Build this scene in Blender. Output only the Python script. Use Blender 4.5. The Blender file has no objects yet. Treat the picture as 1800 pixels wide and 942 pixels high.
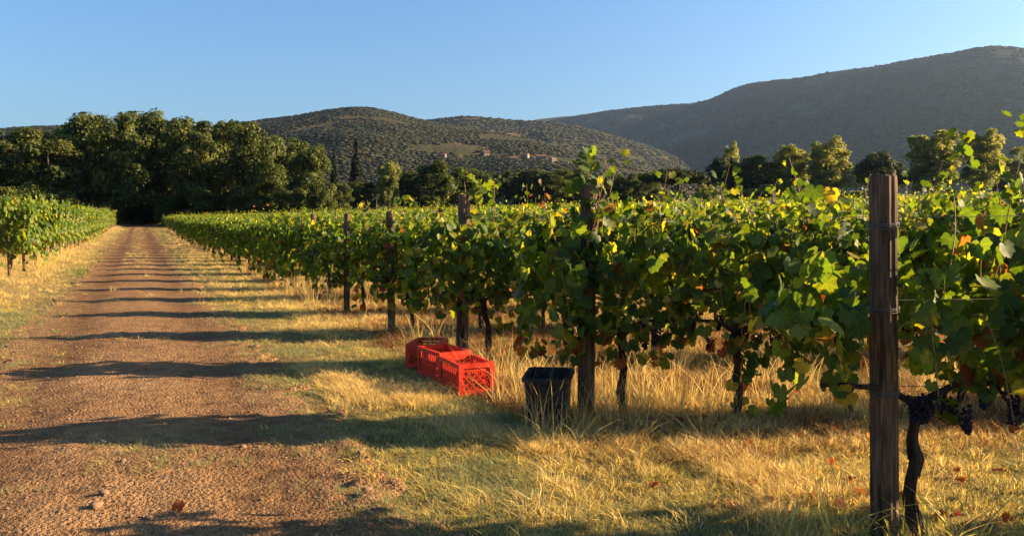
import bpy, math, random
import numpy as np
from mathutils import Vector, Matrix, Quaternion

R = math.radians
scene = bpy.context.scene
COL = scene.collection

# ------------------------------------------------------------------ camera, world, sun, exposure
F = 1434.0 / 1800.0            # focal length in picture widths
CAM_H = 1.5
YAW = R(24.5)                  # the camera looks this far right of the track's direction (+Y)
PITCH = R(3.25)
cam_d = bpy.data.cameras.new("camera")
cam_d.sensor_width = 36.0
cam_d.lens = 36.0 * F
cam_d.clip_start = 0.05
cam_d.clip_end = 40000
cam = bpy.data.objects.new("camera", cam_d)
cam.location = (0, 0, CAM_H)
cam.rotation_euler = (R(90) - PITCH, 0, -YAW)
COL.objects.link(cam)
scene.camera = cam

SUN_AZ = R(107.0)              # clockwise from +Y
SUN_EL = R(19.5)
world = bpy.data.worlds.new("World")
scene.world = world
world.use_nodes = True
wn = world.node_tree
wn.nodes.clear()
sky = wn.nodes.new("ShaderNodeTexSky")
sky.sky_type = 'NISHITA'
sky.sun_disc = False
sky.sun_elevation = SUN_EL
sky.sun_rotation = SUN_AZ
sky.altitude = 200
sky.air_density = 1.3
sky.dust_density = 1.6
sky.ozone_density = 7.0
bg = wn.nodes.new("ShaderNodeBackground")
bg.inputs["Strength"].default_value = 0.05
wo = wn.nodes.new("ShaderNodeOutputWorld")
wn.links.new(sky.outputs[0], bg.inputs[0])
wn.links.new(bg.outputs[0], wo.inputs[0])

sun_d = bpy.data.lights.new("sun", 'SUN')
sun_d.energy = 5.0
sun_d.angle = R(0.55)
sun_d.color = (1.0, 0.70, 0.40)
sun = bpy.data.objects.new("sun", sun_d)
sdir = Vector((math.sin(SUN_AZ) * math.cos(SUN_EL), math.cos(SUN_AZ) * math.cos(SUN_EL), math.sin(SUN_EL)))
sun.rotation_euler = (-sdir).to_track_quat('-Z', 'Y').to_euler()
sun.location = (20, -8, 30)
COL.objects.link(sun)

vs = scene.view_settings
vs.view_transform = 'Standard'
vs.look = 'None'
vs.exposure = 2.2
vs.gamma = 1.0
vs.use_curve_mapping = False
scene.render.engine = 'CYCLES'
cy = scene.cycles
cy.max_bounces = 6
cy.diffuse_bounces = 3
cy.glossy_bounces = 2
cy.transmission_bounces = 4
cy.transparent_max_bounces = 6
cy.volume_bounces = 0
cy.use_denoising = True
cy.denoiser = 'OPENIMAGEDENOISE'
cy.sample_clamp_indirect = 4.0

# ------------------------------------------------------------------ numeric helpers
rng = np.random.default_rng(7)
random.seed(7)


def _hash(ix, iy, s):
    n = (ix.astype(np.int64) * 374761393 + iy.astype(np.int64) * 668265263 + s * 1442695041) & 0x7fffffff
    n = (n ^ (n >> 13)) * 1274126177 & 0x7fffffff
    n = n ^ (n >> 16)
    return (n & 0xffff) / 65535.0


def vnoise(x, y, s=0):
    x = np.asarray(x, float); y = np.asarray(y, float)
    ix = np.floor(x); iy = np.floor(y)
    fx = x - ix; fy = y - iy
    fx = fx * fx * (3 - 2 * fx); fy = fy * fy * (3 - 2 * fy)
    a = _hash(ix, iy, s); b = _hash(ix + 1, iy, s); c = _hash(ix, iy + 1, s); d = _hash(ix + 1, iy + 1, s)
    return (a * (1 - fx) + b * fx) * (1 - fy) + (c * (1 - fx) + d * fx) * fy


def fbm(x, y, s=0, o=4):
    t = 0; a = 0.5; n = 0
    for k in range(o):
        t = t + a * vnoise(x * 2 ** k, y * 2 ** k, s + k * 17); n += a; a *= 0.5
    return t / n


def sstep(a, b, x):
    t = np.clip((np.asarray(x, float) - a) / (b - a), 0, 1)
    return t * t * (3 - 2 * t)


def zg(x, y):
    """the lie of the land"""
    x = np.asarray(x, float); y = np.asarray(y, float)
    u = x - 4.0
    v = np.clip(y, -40, 1e5) - 38.0
    z = 0.0088 * 0.5 * (v + np.sqrt(v * v + 300.0)) + 0.031 * 0.5 * (u + np.sqrt(u * u + 5.0)) - 0.01
    z = z + 0.22 * sstep(-1.7, -3.0, x) * sstep(9, 20, y)
    return z


def zground(x, y):
    near = np.exp(-(np.hypot(x, y) / 40.0) ** 2)
    return zg(x, y) + near * (0.07 * (fbm(np.asarray(x) * .55, np.asarray(y) * .55, 3, 3) - .5) + 0.05 * (fbm(np.asarray(x) * 4, np.asarray(y) * 4, 5, 3) - .5))


CY, SY = math.cos(YAW), math.sin(YAW)


def at(px, depth):
    """ground position seen in column px (of 1800) at a distance along the view"""
    r = (px - 900.0) / 1434.0 * depth
    return (r * CY + depth * SY, depth * CY - r * SY)


def height_at(py, depth):
    return CAM_H + (388.0 - py) / 1434.0 * depth


# ------------------------------------------------------------------ mesh helpers
def mesh_np(name, V, T, mat=None, col=None, smooth=False, uv=None):
    V = np.ascontiguousarray(V, np.float32); T = np.ascontiguousarray(T, np.int32)
    me = bpy.data.meshes.new(name)
    k = T.shape[1]
    me.vertices.add(len(V)); me.vertices.foreach_set("co", V.ravel())
    me.loops.add(T.size); me.loops.foreach_set("vertex_index", T.ravel())
    me.polygons.add(len(T)); me.polygons.foreach_set("loop_start", np.arange(0, T.size, k, dtype=np.int32))
    if smooth:
        me.polygons.foreach_set("use_smooth", np.ones(len(T), bool))
    me.update(calc_edges=True)
    if col is not None:
        c = np.ones((len(V), 4), np.float32); c[:, :3] = col
        a = me.attributes.new("tint", 'FLOAT_COLOR', 'POINT'); a.data.foreach_set("color", c.ravel())
    if uv is not None:
        a = me.attributes.new("blade", 'FLOAT_VECTOR', 'POINT'); a.data.foreach_set("vector", np.ascontiguousarray(uv, np.float32).ravel())
    if mat:
        me.materials.append(mat)
    return me


def link(name, me, parent=None, loc=None, **props):
    o = bpy.data.objects.new(name, me)
    COL.objects.link(o)
    if parent is not None:
        o.parent = parent
    if loc is not None:
        o.location = loc
    for k, v in props.items():
        o[k] = v
    return o


def thing(name, label, category, loc=(0, 0, 0), rz=0.0, group=None):
    o = bpy.data.objects.new(name, None)
    o.empty_display_size = 0.1
    COL.objects.link(o)
    o.location = loc
    o.rotation_euler = (0, 0, rz)
    o["label"] = label
    o["category"] = category
    if group:
        o["group"] = group
    return o


class MB:
    """collects pieces of one mesh"""
    def __init__(self):
        self.v = []; self.f = []; self.n = 0

    def add(self, V, Fc):
        self.v.append(np.asarray(V, float)); self.f.append([[i + self.n for i in f] for f in Fc]); self.n += len(V)

    def box(self, c, s, M=None):
        x, y, z = [q / 2 for q in s]
        V = np.array([(-x, -y, -z), (x, -y, -z), (x, y, -z), (-x, y, -z), (-x, -y, z), (x, -y, z), (x, y, z), (-x, y, z)])
        if M is not None:
            V = V @ np.array(M).T
        self.add(V + np.array(c), [(0, 3, 2, 1), (4, 5, 6, 7), (0, 1, 5, 4), (1, 2, 6, 5), (2, 3, 7, 6), (3, 0, 4, 7)])

    def tube(self, P, rad, n=6, cap=True, jit=0.0, rg=None):
        P = np.asarray(P, float); k = len(P)
        rad = np.broadcast_to(np.asarray(rad, float), (k,))
        T = np.gradient(P, axis=0); T /= np.linalg.norm(T, axis=1)[:, None] + 1e-9
        up = np.array([0.0, 0, 1]) if abs(T[0][2]) < .9 else np.array([1.0, 0, 0])
        V = []
        for i in range(k):
            a = np.cross(T[i], up); a /= np.linalg.norm(a) + 1e-9; b = np.cross(a, T[i])
            for j in range(n):
                th = 2 * math.pi * j / n
                r = rad[i] * (1 + (jit * (rg.random() - .5) if rg is not None else 0))
                V.append(P[i] + r * (math.cos(th) * a + math.sin(th) * b))
        Fc = []
        for i in range(k - 1):
            for j in range(n):
                Fc.append((i * n + j, i * n + (j + 1) % n, (i + 1) * n + (j + 1) % n, (i + 1) * n + j))
        if cap:
            Fc.append(tuple(range(n - 1, -1, -1))); Fc.append(tuple((k - 1) * n + j for j in range(n)))
        self.add(V, Fc)

    def mesh(self, name, mat, smooth=False):
        me = bpy.data.meshes.new(name)
        me.from_pydata(np.concatenate(self.v).tolist(), [], [f for g in self.f for f in g])
        if smooth:
            me.polygons.foreach_set("use_smooth", np.ones(len(me.polygons), bool))
        me.update()
        if mat:
            me.materials.append(mat)
        return me


# ------------------------------------------------------------------ material helpers
class NT:
    def __init__(self, name):
        self.m = bpy.data.materials.new(name); self.m.use_nodes = True
        self.t = self.m.node_tree; self.t.nodes.clear()
        self.out = self.n("ShaderNodeOutputMaterial")

    def n(self, typ, **kw):
        nd = self.t.nodes.new(typ)
        for k, v in kw.items():
            if k.startswith("i_"):
                nd.inputs[k[2:].replace("_", " ")].default_value = v
            else:
                setattr(nd, k, v)
        return nd

    def l(self, a, b):
        self.t.links.new(a, b)

    def coord(self, what="Object"):
        return self.n("ShaderNodeTexCoord").outputs[what]

    def noise(self, vec, scale, detail=4, rough=.55):
        nd = self.n("ShaderNodeTexNoise", i_Scale=scale, i_Detail=detail, i_Roughness=rough)
        self.l(vec, nd.inputs["Vector"])
        return nd.outputs["Fac"]

    def ramp(self, fac, stops, interp='LINEAR'):
        nd = self.n("ShaderNodeValToRGB")
        cr = nd.color_ramp; cr.interpolation = interp
        while len(cr.elements) < len(stops):
            cr.elements.new(0.5)
        for e, (p, c) in zip(cr.elements, stops):
            e.position = p; e.color = (*c, 1) if len(c) == 3 else c
        self.l(fac, nd.inputs[0])
        return nd.outputs[0]

    def mix(self, fac, a, b, blend='MIX'):
        nd = self.n("ShaderNodeMix", data_type='RGBA', blend_type=blend)
        for sock, v in ((nd.inputs[0], fac), (nd.inputs[6], a), (nd.inputs[7], b)):
            if isinstance(v, bpy.types.NodeSocket):
                self.l(v, sock)
            elif isinstance(v, (int, float)):
                sock.default_value = v
            else:
                sock.default_value = (*v, 1)
        return nd.outputs[2]

    def math(self, op, a, b=0.0):
        nd = self.n("ShaderNodeMath", operation=op)
        for s, v in ((nd.inputs[0], a), (nd.inputs[1], b)):
            if isinstance(v, bpy.types.NodeSocket):
                self.l(v, s)
            else:
                s.default_value = v
        return nd.outputs[0]

    def bsdf(self, col, rough=.8, spec=.3, bump=None, dist=.01, strength=1.0):
        p = self.n("ShaderNodeBsdfPrincipled")
        if isinstance(col, bpy.types.NodeSocket):
            self.l(col, p.inputs["Base Color"])
        else:
            p.inputs["Base Color"].default_value = (*col, 1)
        if isinstance(rough, bpy.types.NodeSocket):
            self.l(rough, p.inputs["Roughness"])
        else:
            p.inputs["Roughness"].default_value = rough
        p.inputs["Specular IOR Level"].default_value = spec
        if bump is not None:
            b = self.n("ShaderNodeBump", i_Distance=dist, i_Strength=strength)
            self.l(bump, b.inputs["Height"]); self.l(b.outputs[0], p.inputs["Normal"])
        return p

    def done(self, shader):
        self.l(shader.outputs[0] if hasattr(shader, "outputs") else shader, self.out.inputs["Surface"])
        return self.m


def leaf_material(name, trans=0.42, rough=.5, spec=.35, tr_gain=(1.7, 1.75, 1.0), noise=0, veins=False):
    m = NT(name)
    a = m.n("ShaderNodeAttribute", attribute_name="tint").outputs["Color"]
    if noise:
        nz = m.noise(m.coord("Object"), noise, 3)
        a = m.mix(1.0, a, m.ramp(nz, [(.3, (.75, .75, .7)), (.7, (1.2, 1.2, 1.15))]), 'MULTIPLY')
    if veins:
        uv = m.n("ShaderNodeAttribute", attribute_name="blade").outputs["Vector"]
        sp = m.n("ShaderNodeSeparateXYZ"); m.l(uv, sp.inputs[0])
        ang = m.math('ABSOLUTE', m.math('ARCTAN2', sp.outputs[0], sp.outputs[1]))
        r = m.n("ShaderNodeVectorMath", operation='LENGTH'); m.l(uv, r.inputs[0]); r = r.outputs["Value"]
        dmin = m.math('MINIMUM', ang, m.math('MINIMUM', m.math('ABSOLUTE', m.math('SUBTRACT', ang, .76)), m.math('ABSOLUTE', m.math('SUBTRACT', ang, 1.6))))
        line = m.ramp(m.math('MULTIPLY', dmin, r), [(.012, (1.45, 1.35, 1.3)), (.05, (1, 1, 1))])
        a = m.mix(1.0, a, line, 'MULTIPLY')
        rim = m.math('ADD', r, m.math('MULTIPLY', m.noise(m.coord("Object"), 14, 3), .55))
        a = m.mix(m.ramp(rim, [(1.05, (0, 0, 0)), (1.25, (.55, .55, .55))]), a, (.14, .085, .03))
    p = m.bsdf(a, rough, spec)
    t = m.n("ShaderNodeBsdfTranslucent")
    m.l(m.mix(1.0, a, tr_gain, 'MULTIPLY'), t.inputs["Color"])
    mx = m.n("ShaderNodeMixShader"); mx.inputs[0].default_value = trans
    m.l(p.outputs[0], mx.inputs[1]); m.l(t.outputs[0], mx.inputs[2])
    return m.done(mx)


M = {}
M["vine_leaf"] = leaf_material("vine_leaf", .5, .52, .25, (2.7, 2.2, .65), noise=30, veins=True)
M["tree_leaf"] = leaf_material("tree_leaf", .36, .6, .2, (1.6, 1.6, .85))
M["pale_leaf"] = leaf_material("pale_leaf", .5, .6, .2, (1.9, 1.9, .95))
M["grass_blade"] = leaf_material("grass_blade", .42, .6, .2, (1.3, 1.25, .9))


def mat_soil():
    m = NT("track_soil")
    c = m.coord("Object")
    n1 = m.noise(c, .8, 5); n2 = m.noise(c, 9, 6, .65); n3 = m.noise(c, 70, 4, .7)
    vor = m.n("ShaderNodeTexVoronoi", i_Scale=42.0); m.l(c, vor.inputs["Vector"])
    vor2 = m.n("ShaderNodeTexVoronoi", i_Scale=110.0); m.l(c, vor2.inputs["Vector"])
    base = m.ramp(n1, [(.3, (.18, .105, .048)), (.52, (.225, .136, .064)), (.75, (.27, .17, .087))])
    base = m.mix(1.0, base, m.ramp(n2, [(.30, (.45, .42, .40)), (.5, (.95, .95, .95)), (.72, (1.28, 1.24, 1.18))]), 'MULTIPLY')
    sx = m.n("ShaderNodeSeparateXYZ"); m.l(c, sx.inputs[0])
    wob = m.math('MULTIPLY', m.math('SUBTRACT', n1, .5), .5)
    lane = m.math('ABSOLUTE', m.math('SUBTRACT', m.math('ABSOLUTE', m.math('ADD', m.math('ADD', sx.outputs[0], .12), wob)), .75))
    base = m.mix(1.0, base, m.ramp(lane, [(.12, (.80, .78, .76)), (.42, (1.08, 1.08, 1.08))]), 'MULTIPLY')
    peb = m.ramp(vor.outputs["Color"], [(0, (.75, .72, .70)), (.55, (1, 1, 1)), (.93, (1.05, 1.02, 1.0)), (1, (1.5, 1.45, 1.4))])
    base = m.mix(.8, base, peb, 'MULTIPLY')
    base = m.mix(1.0, base, m.ramp(n3, [(.3, (.78, .76, .74)), (.7, (1.18, 1.18, 1.18))]), 'MULTIPLY')
    h = m.math('ADD', m.math('MULTIPLY', n2, 1.0), m.math('MULTIPLY', vor.outputs["Distance"], -.9))
    h = m.math('ADD', h, m.math('MULTIPLY', vor2.outputs["Distance"], -.4))
    h = m.math('ADD', h, m.math('MULTIPLY', n3, .35))
    return m.done(m.bsdf(base, .95, .1, h, .022, 1.0))


def mat_ground():
    m = NT("turf_soil")
    c = m.coord("Object")
    n1 = m.noise(c, .45, 5); n2 = m.noise(c, 6, 6, .65); n3 = m.noise(c, 60, 5, .7)
    n0 = m.noise(c, .012, 4)
    base = m.ramp(n1, [(.3, (.10, .08, .035)), (.5, (.16, .118, .05)), (.7, (.23, .155, .065))])
    far = m.ramp(n0, [(.35, (.09, .10, .035)), (.5, (.20, .16, .07)), (.62, (.10, .115, .04)), (.75, (.24, .17, .09))], 'LINEAR')
    geo = m.n("ShaderNodeNewGeometry").outputs["Position"]
    ln = m.n("ShaderNodeVectorMath", operation='LENGTH'); m.l(geo, ln.inputs[0])
    mr = m.n("ShaderNodeMapRange"); m.l(ln.outputs["Value"], mr.inputs[0])
    mr.inputs[1].default_value = 130; mr.inputs[2].default_value = 240
    base = m.mix(mr.outputs[0], base, far)
    base = m.mix(1.0, base, m.ramp(n2, [(.25, (.55, .56, .5)), (.5, (1, 1, 1)), (.75, (1.3, 1.25, 1.15))]), 'MULTIPLY')
    base = m.mix(1.0, base, m.ramp(n3, [(.3, (.7, .7, .7)), (.7, (1.25, 1.25, 1.2))]), 'MULTIPLY')
    h = m.math('ADD', n2, m.math('MULTIPLY', n3, .5))
    return m.done(m.bsdf(base, .95, .1, h, .03, 1.0))


def mat_wood(name, dark, mid, light, grain=18.0):
    m = NT(name)
    c = m.coord("Object")
    mp = m.n("ShaderNodeMapping"); m.l(c, mp.inputs[0]); mp.inputs["Scale"].default_value = (1, 1, .07)
    n1 = m.noise(mp.outputs[0], grain * 4, 6, .7)
    n2 = m.noise(c, 5, 4)
    n3 = m.noise(mp.outputs[0], grain, 3, .5)
    col = m.ramp(n1, [(.3, dark), (.5, mid), (.72, light)])
    col = m.mix(1.0, col, m.ramp(n2, [(.3, (.62, .60, .58)), (.65, (1.15, 1.1, 1.05))]), 'MULTIPLY')
    col = m.mix(1.0, col, m.ramp(n3, [(.38, (.35, .33, .3)), (.46, (1, 1, 1))]), 'MULTIPLY')
    h = m.math('ADD', n1, m.math('MULTIPLY', n3, 1.2))
    return m.done(m.bsdf(col, .85, .2, h, .008, 1.0))


M["soil"] = mat_soil()
M["ground"] = mat_ground()
M["post"] = mat_wood("weathered_post_wood", (.034, .024, .016), (.10, .068, .043), (.22, .15, .088))
M["stake"] = mat_wood("grey_stake_wood", (.10, .085, .07), (.22, .19, .16), (.33, .29, .25))
M["vine_bark"] = mat_wood("vine_bark", (.018, .013, .010), (.05, .036, .026), (.10, .075, .055), 30)
M["tree_bark"] = mat_wood("tree_bark", (.05, .042, .034), (.10, .085, .07), (.17, .15, .125), 2)


def mat_simple(name, col, rough=.5, spec=.4, var=.25, scale=12, bump=.002):
    m = NT(name)
    n = m.noise(m.coord("Object"), scale, 5, .6)
    c = m.mix(1.0, col, m.ramp(n, [(.25, (1 - var,) * 3), (.75, (1 + var,) * 3)]), 'MULTIPLY')
    rg_ = m.ramp(n, [(.3, (rough - .12,) * 3), (.7, (rough + .15,) * 3)])
    return m.done(m.bsdf(c, rg_, spec, n, bump, .5))


M["red_plastic"] = mat_simple("red_plastic", (.50, .028, .009), .5, .35, .35, 9)
M["black_plastic"] = mat_simple("dark_plastic", (.008, .011, .014), .55, .3, .4, 10)
M["wire"] = mat_simple("galvanised_wire", (.09, .08, .07), .45, .6, .1)
M["stone"] = mat_simple("stone", (.19, .125, .075), .9, .2, .3, 25, .01)
M["berry"] = mat_simple("grape_berry", (.010, .009, .019), .5, .22, .5, 14, .001)
M["cane"] = mat_simple("cane", (.20, .11, .045), .7, .2, .3, 20)

# ------------------------------------------------------------------ geometry-node scatter for what nobody could count
def scatter(name, P, rot, scl, idx, templates, **props):
    """one object that places the unlinked template meshes on its points"""
    P = np.ascontiguousarray(P, np.float32)
    me = bpy.data.meshes.new(name)
    me.vertices.add(len(P)); me.vertices.foreach_set("co", P.ravel())
    a = me.attributes.new("rot", 'FLOAT_VECTOR', 'POINT'); a.data.foreach_set("vector", np.ascontiguousarray(rot, np.float32).ravel())
    scl = np.asarray(scl, np.float32)
    if scl.ndim == 1:
        scl = np.repeat(scl[:, None], 3, 1)
    a = me.attributes.new("scl", 'FLOAT_VECTOR', 'POINT'); a.data.foreach_set("vector", np.ascontiguousarray(scl).ravel())
    a = me.attributes.new("pick", 'INT', 'POINT'); a.data.foreach_set("value", np.ascontiguousarray(idx, np.int32))
    o = bpy.data.objects.new(name, me); COL.objects.link(o)
    coll = bpy.data.collections.new(name + "_pieces")
    for i, tm in enumerate(templates):
        coll.objects.link(bpy.data.objects.new("%s_piece_%03d" % (name, i), tm))
    ng = bpy.data.node_groups.new(name + "_scatter", 'GeometryNodeTree')
    ng.interface.new_socket("Geometry", in_out='INPUT', socket_type='NodeSocketGeometry')
    ng.interface.new_socket("Geometry", in_out='OUTPUT', socket_type='NodeSocketGeometry')
    N = ng.nodes; L = ng.links
    gi = N.new("NodeGroupInput"); go = N.new("NodeGroupOutput")
    ci = N.new("GeometryNodeCollectionInfo"); ci.inputs["Collection"].default_value = coll
    ci.inputs["Separate Children"].default_value = True; ci.inputs["Reset Children"].default_value = True
    ip = N.new("GeometryNodeInstanceOnPoints"); ip.inputs["Pick Instance"].default_value = True
    L.new(gi.outputs[0], ip.inputs["Points"]); L.new(ci.outputs[0], ip.inputs["Instance"])
    for nm, dt, sock in (("rot", 'FLOAT_VECTOR', "Rotation"), ("scl", 'FLOAT_VECTOR', "Scale"), ("pick", 'INT', "Instance Index")):
        na = N.new("GeometryNodeInputNamedAttribute"); na.data_type = dt; na.inputs["Name"].default_value = nm
        out = [s for s in na.outputs if s.enabled and s.name == "Attribute"][0]
        if sock == "Rotation":
            er = N.new("FunctionNodeEulerToRotation"); L.new(out, er.inputs[0]); out = er.outputs[0]
        L.new(out, ip.inputs[sock])
    L.new(ip.outputs[0], go.inputs[0])
    md = o.modifiers.new("scatter", 'NODES'); md.node_group = ng
    for k, v in props.items():
        o[k] = v
    return o

# ================================================================== THE SETTING
def axis(*segs):
    out = []
    for a, b, s in segs:
        n = max(1, int(round((b - a) / s)))
        out += [a + (b - a) * i / n for i in range(n)]
    return np.array(out + [segs[-1][1]])


def grid(xs, ys):
    X, Y = np.meshgrid(xs, ys)
    nx, ny = len(xs), len(ys)
    i = np.arange(nx * ny).reshape(ny, nx)
    Fq = np.stack([i[:-1, :-1], i[:-1, 1:], i[1:, 1:], i[1:, :-1]], -1).reshape(-1, 4)
    return X.ravel(), Y.ravel(), Fq


def road_half(x, y):
    """>0 on the track, <0 off it"""
    wob = .45 * (fbm(y * .7 + 9, x * .25, 31, 3) - .5) + .22 * (fbm(y * 3.1, x * 3.1, 33, 3) - .5)
    return np.minimum(x + 1.55 + wob, 1.28 - x + wob * 1.2)


gx = axis((-6000, -1500, 900), (-1500, -200, 130), (-200, -30, 17), (-30, -8, 1.5), (-8, -3, .25), (-3, 9, .09), (9, 14, .4), (14, 40, 2), (40, 200, 16), (200, 1500, 130), (1500, 6000, 900))
gy = axis((-3000, -100, 500), (-100, -6, 12), (-6, 1, 1), (1, 11, .09), (11, 18, .2), (18, 40, .7), (40, 160, 5), (160, 1500, 80), (1500, 6500, 700))
X, Y, Q = grid(gx, gy)
rh = road_half(X, Y)
Z = zground(X, Y) - .05 * sstep(-.02, .25, rh) * (Y < 130)
link("ground", mesh_np("ground", np.stack([X, Y, Z], 1), Q, M["ground"], smooth=True), kind="structure")

rx = axis((-2.2, 1.9, .035))
ry = axis((1.5, 12.5, .035), (12.5, 24, .1), (24, 125, .6))
X, Y, Q = grid(rx, ry)
rh = road_half(X, Y)


def zroad(x, y):
    near = np.exp(-(y / 16.0) ** 2)
    u = (x + .12)
    z = zg(x, y) + .035 * (1 - (u / 1.5) ** 2) - .02 * np.exp(-((u - .75) / .28) ** 2) - .02 * np.exp(-((u + .75) / .28) ** 2)
    z = z + near * (.030 * (fbm(x * 2.2, y * 2.2, 41, 3) - .5) + .026 * (fbm(x * 9, y * 9, 43, 3) - .5))
    edge = sstep(.55, .05, road_half(x, y))
    z = z + edge * near * .16 * np.clip(fbm(x * 6.5, y * 6.5, 47, 3) - .5, -.1, 1)
    return z


Z = zroad(X, Y) - .09 * sstep(.06, -.12, rh)
link("dirt_road", mesh_np("dirt_road", np.stack([X, Y, Z], 1), Q, M["soil"], smooth=True), kind="structure")

# ------------------------------------------------------------------ hills
def mat_hill(name, stops, s1, s2):
    m = NT(name)
    c = m.coord("Object")
    n1 = m.noise(c, s1, 6, .6); n2 = m.noise(c, s2, 5, .7)
    col = m.ramp(n1, stops)
    col = m.mix(1.0, col, m.ramp(n2, [(.3, (.6, .62, .6)), (.7, (1.35, 1.3, 1.2))]), 'MULTIPLY')
    return m.done(m.bsdf(col, .95, .05, n2, 5.0, .8))


M["hill"] = mat_hill("wooded_hillside", [(.35, (.034, .04, .018)), (.52, (.048, .048, .022)), (.64, (.085, .066, .034)), (.78, (.05, .048, .024))], .006, .09)
M["hill_far"] = mat_hill("far_hillside", [(.3, (.034, .045, .024)), (.55, (.045, .052, .028)), (.75, (.065, .064, .035))], .003, .03)


def az_of(px):
    return YAW + math.atan((px - 900.0) / 1434.0)


def hill(name, prof, rfun, near_w, far_w, mat, na, nr, rough, seed, base_sink=6, pw=1.0):
    """a ridge running through the valley: prof lists (column, row) of its crest, rfun gives the crest's distance"""
    px = np.array([p[0] for p in prof], float); py = np.array([p[1] for p in prof], float)
    A0 = np.array([az_of(p) for p in px])
    az = np.linspace(A0[0], A0[-1], na)
    pyi = np.interp(az, A0, py)
    k = np.ones(9) / 9
    pad = np.pad(pyi, 4, mode='edge'); pyi = np.convolve(pad, k, 'valid')
    t = np.concatenate([np.linspace(-1, 0, int(nr * .72), endpoint=False), np.linspace(0, 1, nr - int(nr * .72))])
    AZ, T = np.meshgrid(az, t)
    PY = np.interp(AZ, az, pyi)
    r0 = rfun(AZ)
    nw = near_w(AZ)
    r = r0 + np.where(T < 0, T * nw, T * far_w)
    xx = r * np.sin(AZ); yy = r * np.cos(AZ)
    dep = r0 * np.cos(AZ - YAW)
    crest = CAM_H + (388.0 - PY) / 1434.0 * dep
    g = zg(xx, yy)
    g0 = zg(r0 * np.sin(AZ), r0 * np.cos(AZ))
    H = crest - g0
    s = 1 - np.abs(T)
    sh = np.where(T < 0, s ** pw * (1.25 - .25 * s), sstep(0, 1, s))
    n = fbm(xx / 260.0, yy / 260.0, seed, 4) - .5
    n2 = fbm(xx / 60.0, yy / 60.0, seed + 5, 3) - .5
    z = g + H * sh + rough * H * (n * np.sin(math.pi * np.clip(s, 0, 1)) * 1.6 + n2 * .22 * np.sin(math.pi * np.clip(s, 0, 1))) - base_sink * (1 - sstep(0, .12, s))
    ny, nx = AZ.shape
    i = np.arange(nx * ny).reshape(ny, nx)
    Fq = np.stack([i[:-1, :-1], i[:-1, 1:], i[1:, 1:], i[1:, :-1]], -1).reshape(-1, 4)
    V = np.stack([xx.ravel(), yy.ravel(), z.ravel()], 1)
    link(name, mesh_np(name, V, Fq, mat, smooth=True), kind="structure")
    return dict(az=az, t=t, V=V.reshape(ny, nx, 3))


h1 = hill("hill", [(-900, 300), (-500, 250), (-200, 232), (0, 228), (70, 222), (140, 222), (250, 228), (380, 222), (430, 215), (500, 207), (545, 201), (585, 192), (640, 188), (680, 193), (720, 206), (765, 216), (830, 227), (900, 240), (960, 253), (1020, 268), (1080, 282), (1150, 298), (1250, 318), (1400, 345)],
          lambda a: 1500 - 250 * sstep(az_of(700), az_of(1150), a), lambda a: 800 + 0 * a, 700, M["hill"], 260, 90, .15, 3)
h2 = hill("hill", [(500, 300), (620, 240), (740, 213), (800, 206), (835, 204), (870, 209), (910, 212), (960, 214), (1020, 222), (1120, 250), (1250, 300)],
          lambda a: 2300 + 0 * a, lambda a: 800 + 0 * a, 700, M["hill"], 160, 50, .2, 13)
h3 = hill("hill", [(820, 290), (880, 235), (930, 212), (965, 208), (1000, 204), (1060, 208), (1150, 240), (1300, 320)],
          lambda a: 4600 + 0 * a, lambda a: 900 + 0 * a, 900, M["hill_far"], 100, 30, .1, 23)
h4 = hill("mountain", [(850, 330), (900, 250), (930, 222), (965, 212), (1000, 206), (1050, 198), (1100, 191), (1160, 186), (1225, 182), (1255, 172), (1290, 155), (1315, 147), (1360, 143), (1410, 138), (1450, 129), (1490, 124), (1540, 118), (1600, 106), (1660, 97), (1700, 89), (1735, 83), (1765, 86), (1800, 90), (1900, 105), (2100, 130), (2500, 175), (3200, 240)],
          lambda a: 4300 - 2700 * np.clip((a - az_of(900)) / (az_of(2600) - az_of(900)), 0, 1), lambda a: 1500 - 350 * sstep(az_of(1000), az_of(1900), a), 900, M["hill_far"], 360, 90, .10, 33, 6, 1.15)

# ------------------------------------------------------------------ foliage primitives
GRAPE = [(0, 1.0), (10, .86), (20, .88), (31, .74), (43, .94), (56, .82), (70, .72), (88, .87), (108, .74), (130, .74), (152, .60), (168, .32)]


def leaf_template(level):
    if level == 0:
        pts = [(a, r) for a, r in GRAPE] + [(180, .07)] + [(-a, r) for a, r in GRAPE[:0:-1]]
    elif level == 1:
        pts = [(0, 1.0), (30, .66), (52, .86), (95, .70), (145, .58), (180, .08), (-145, .58), (-95, .70), (-52, .86), (-30, .66)]
        pts = [pts[i] for i in (0, 1, 2, 3, 4, 5, 6, 7, 8, 9)]
    elif level == 2:
        pts = [(0, 1.0), (50, .82), (125, .68), (-125, .68), (-50, .82)]
    else:
        pts = [(0, 1.0), (90, .75), (180, .55), (-90, .75)]
    P = np.array([(r * math.sin(R(a)), r * math.cos(R(a)), 0) for a, r in pts])
    if level <= 1:
        V = np.vstack([[(0, .12, 0)], P])
        n = len(P)
        T = [(0, 1 + (i + 1) % n, 1 + i) for i in range(n)]
    else:
        V = P
        T = [(0, i + 1, i) for i in range(1, len(P) - 1)]
    return V, np.array(T)


def frames(nrm, tip):
    nrm = nrm / (np.linalg.norm(nrm, axis=1)[:, None] + 1e-9)
    tip = tip - (tip * nrm).sum(1)[:, None] * nrm
    tip = tip / (np.linalg.norm(tip, axis=1)[:, None] + 1e-9)
    side = np.cross(tip, nrm)
    return np.stack([side, tip, nrm], 2)     # columns


def blade_uv(n, level):
    return np.tile(leaf_template(level)[0], (n, 1))


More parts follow.
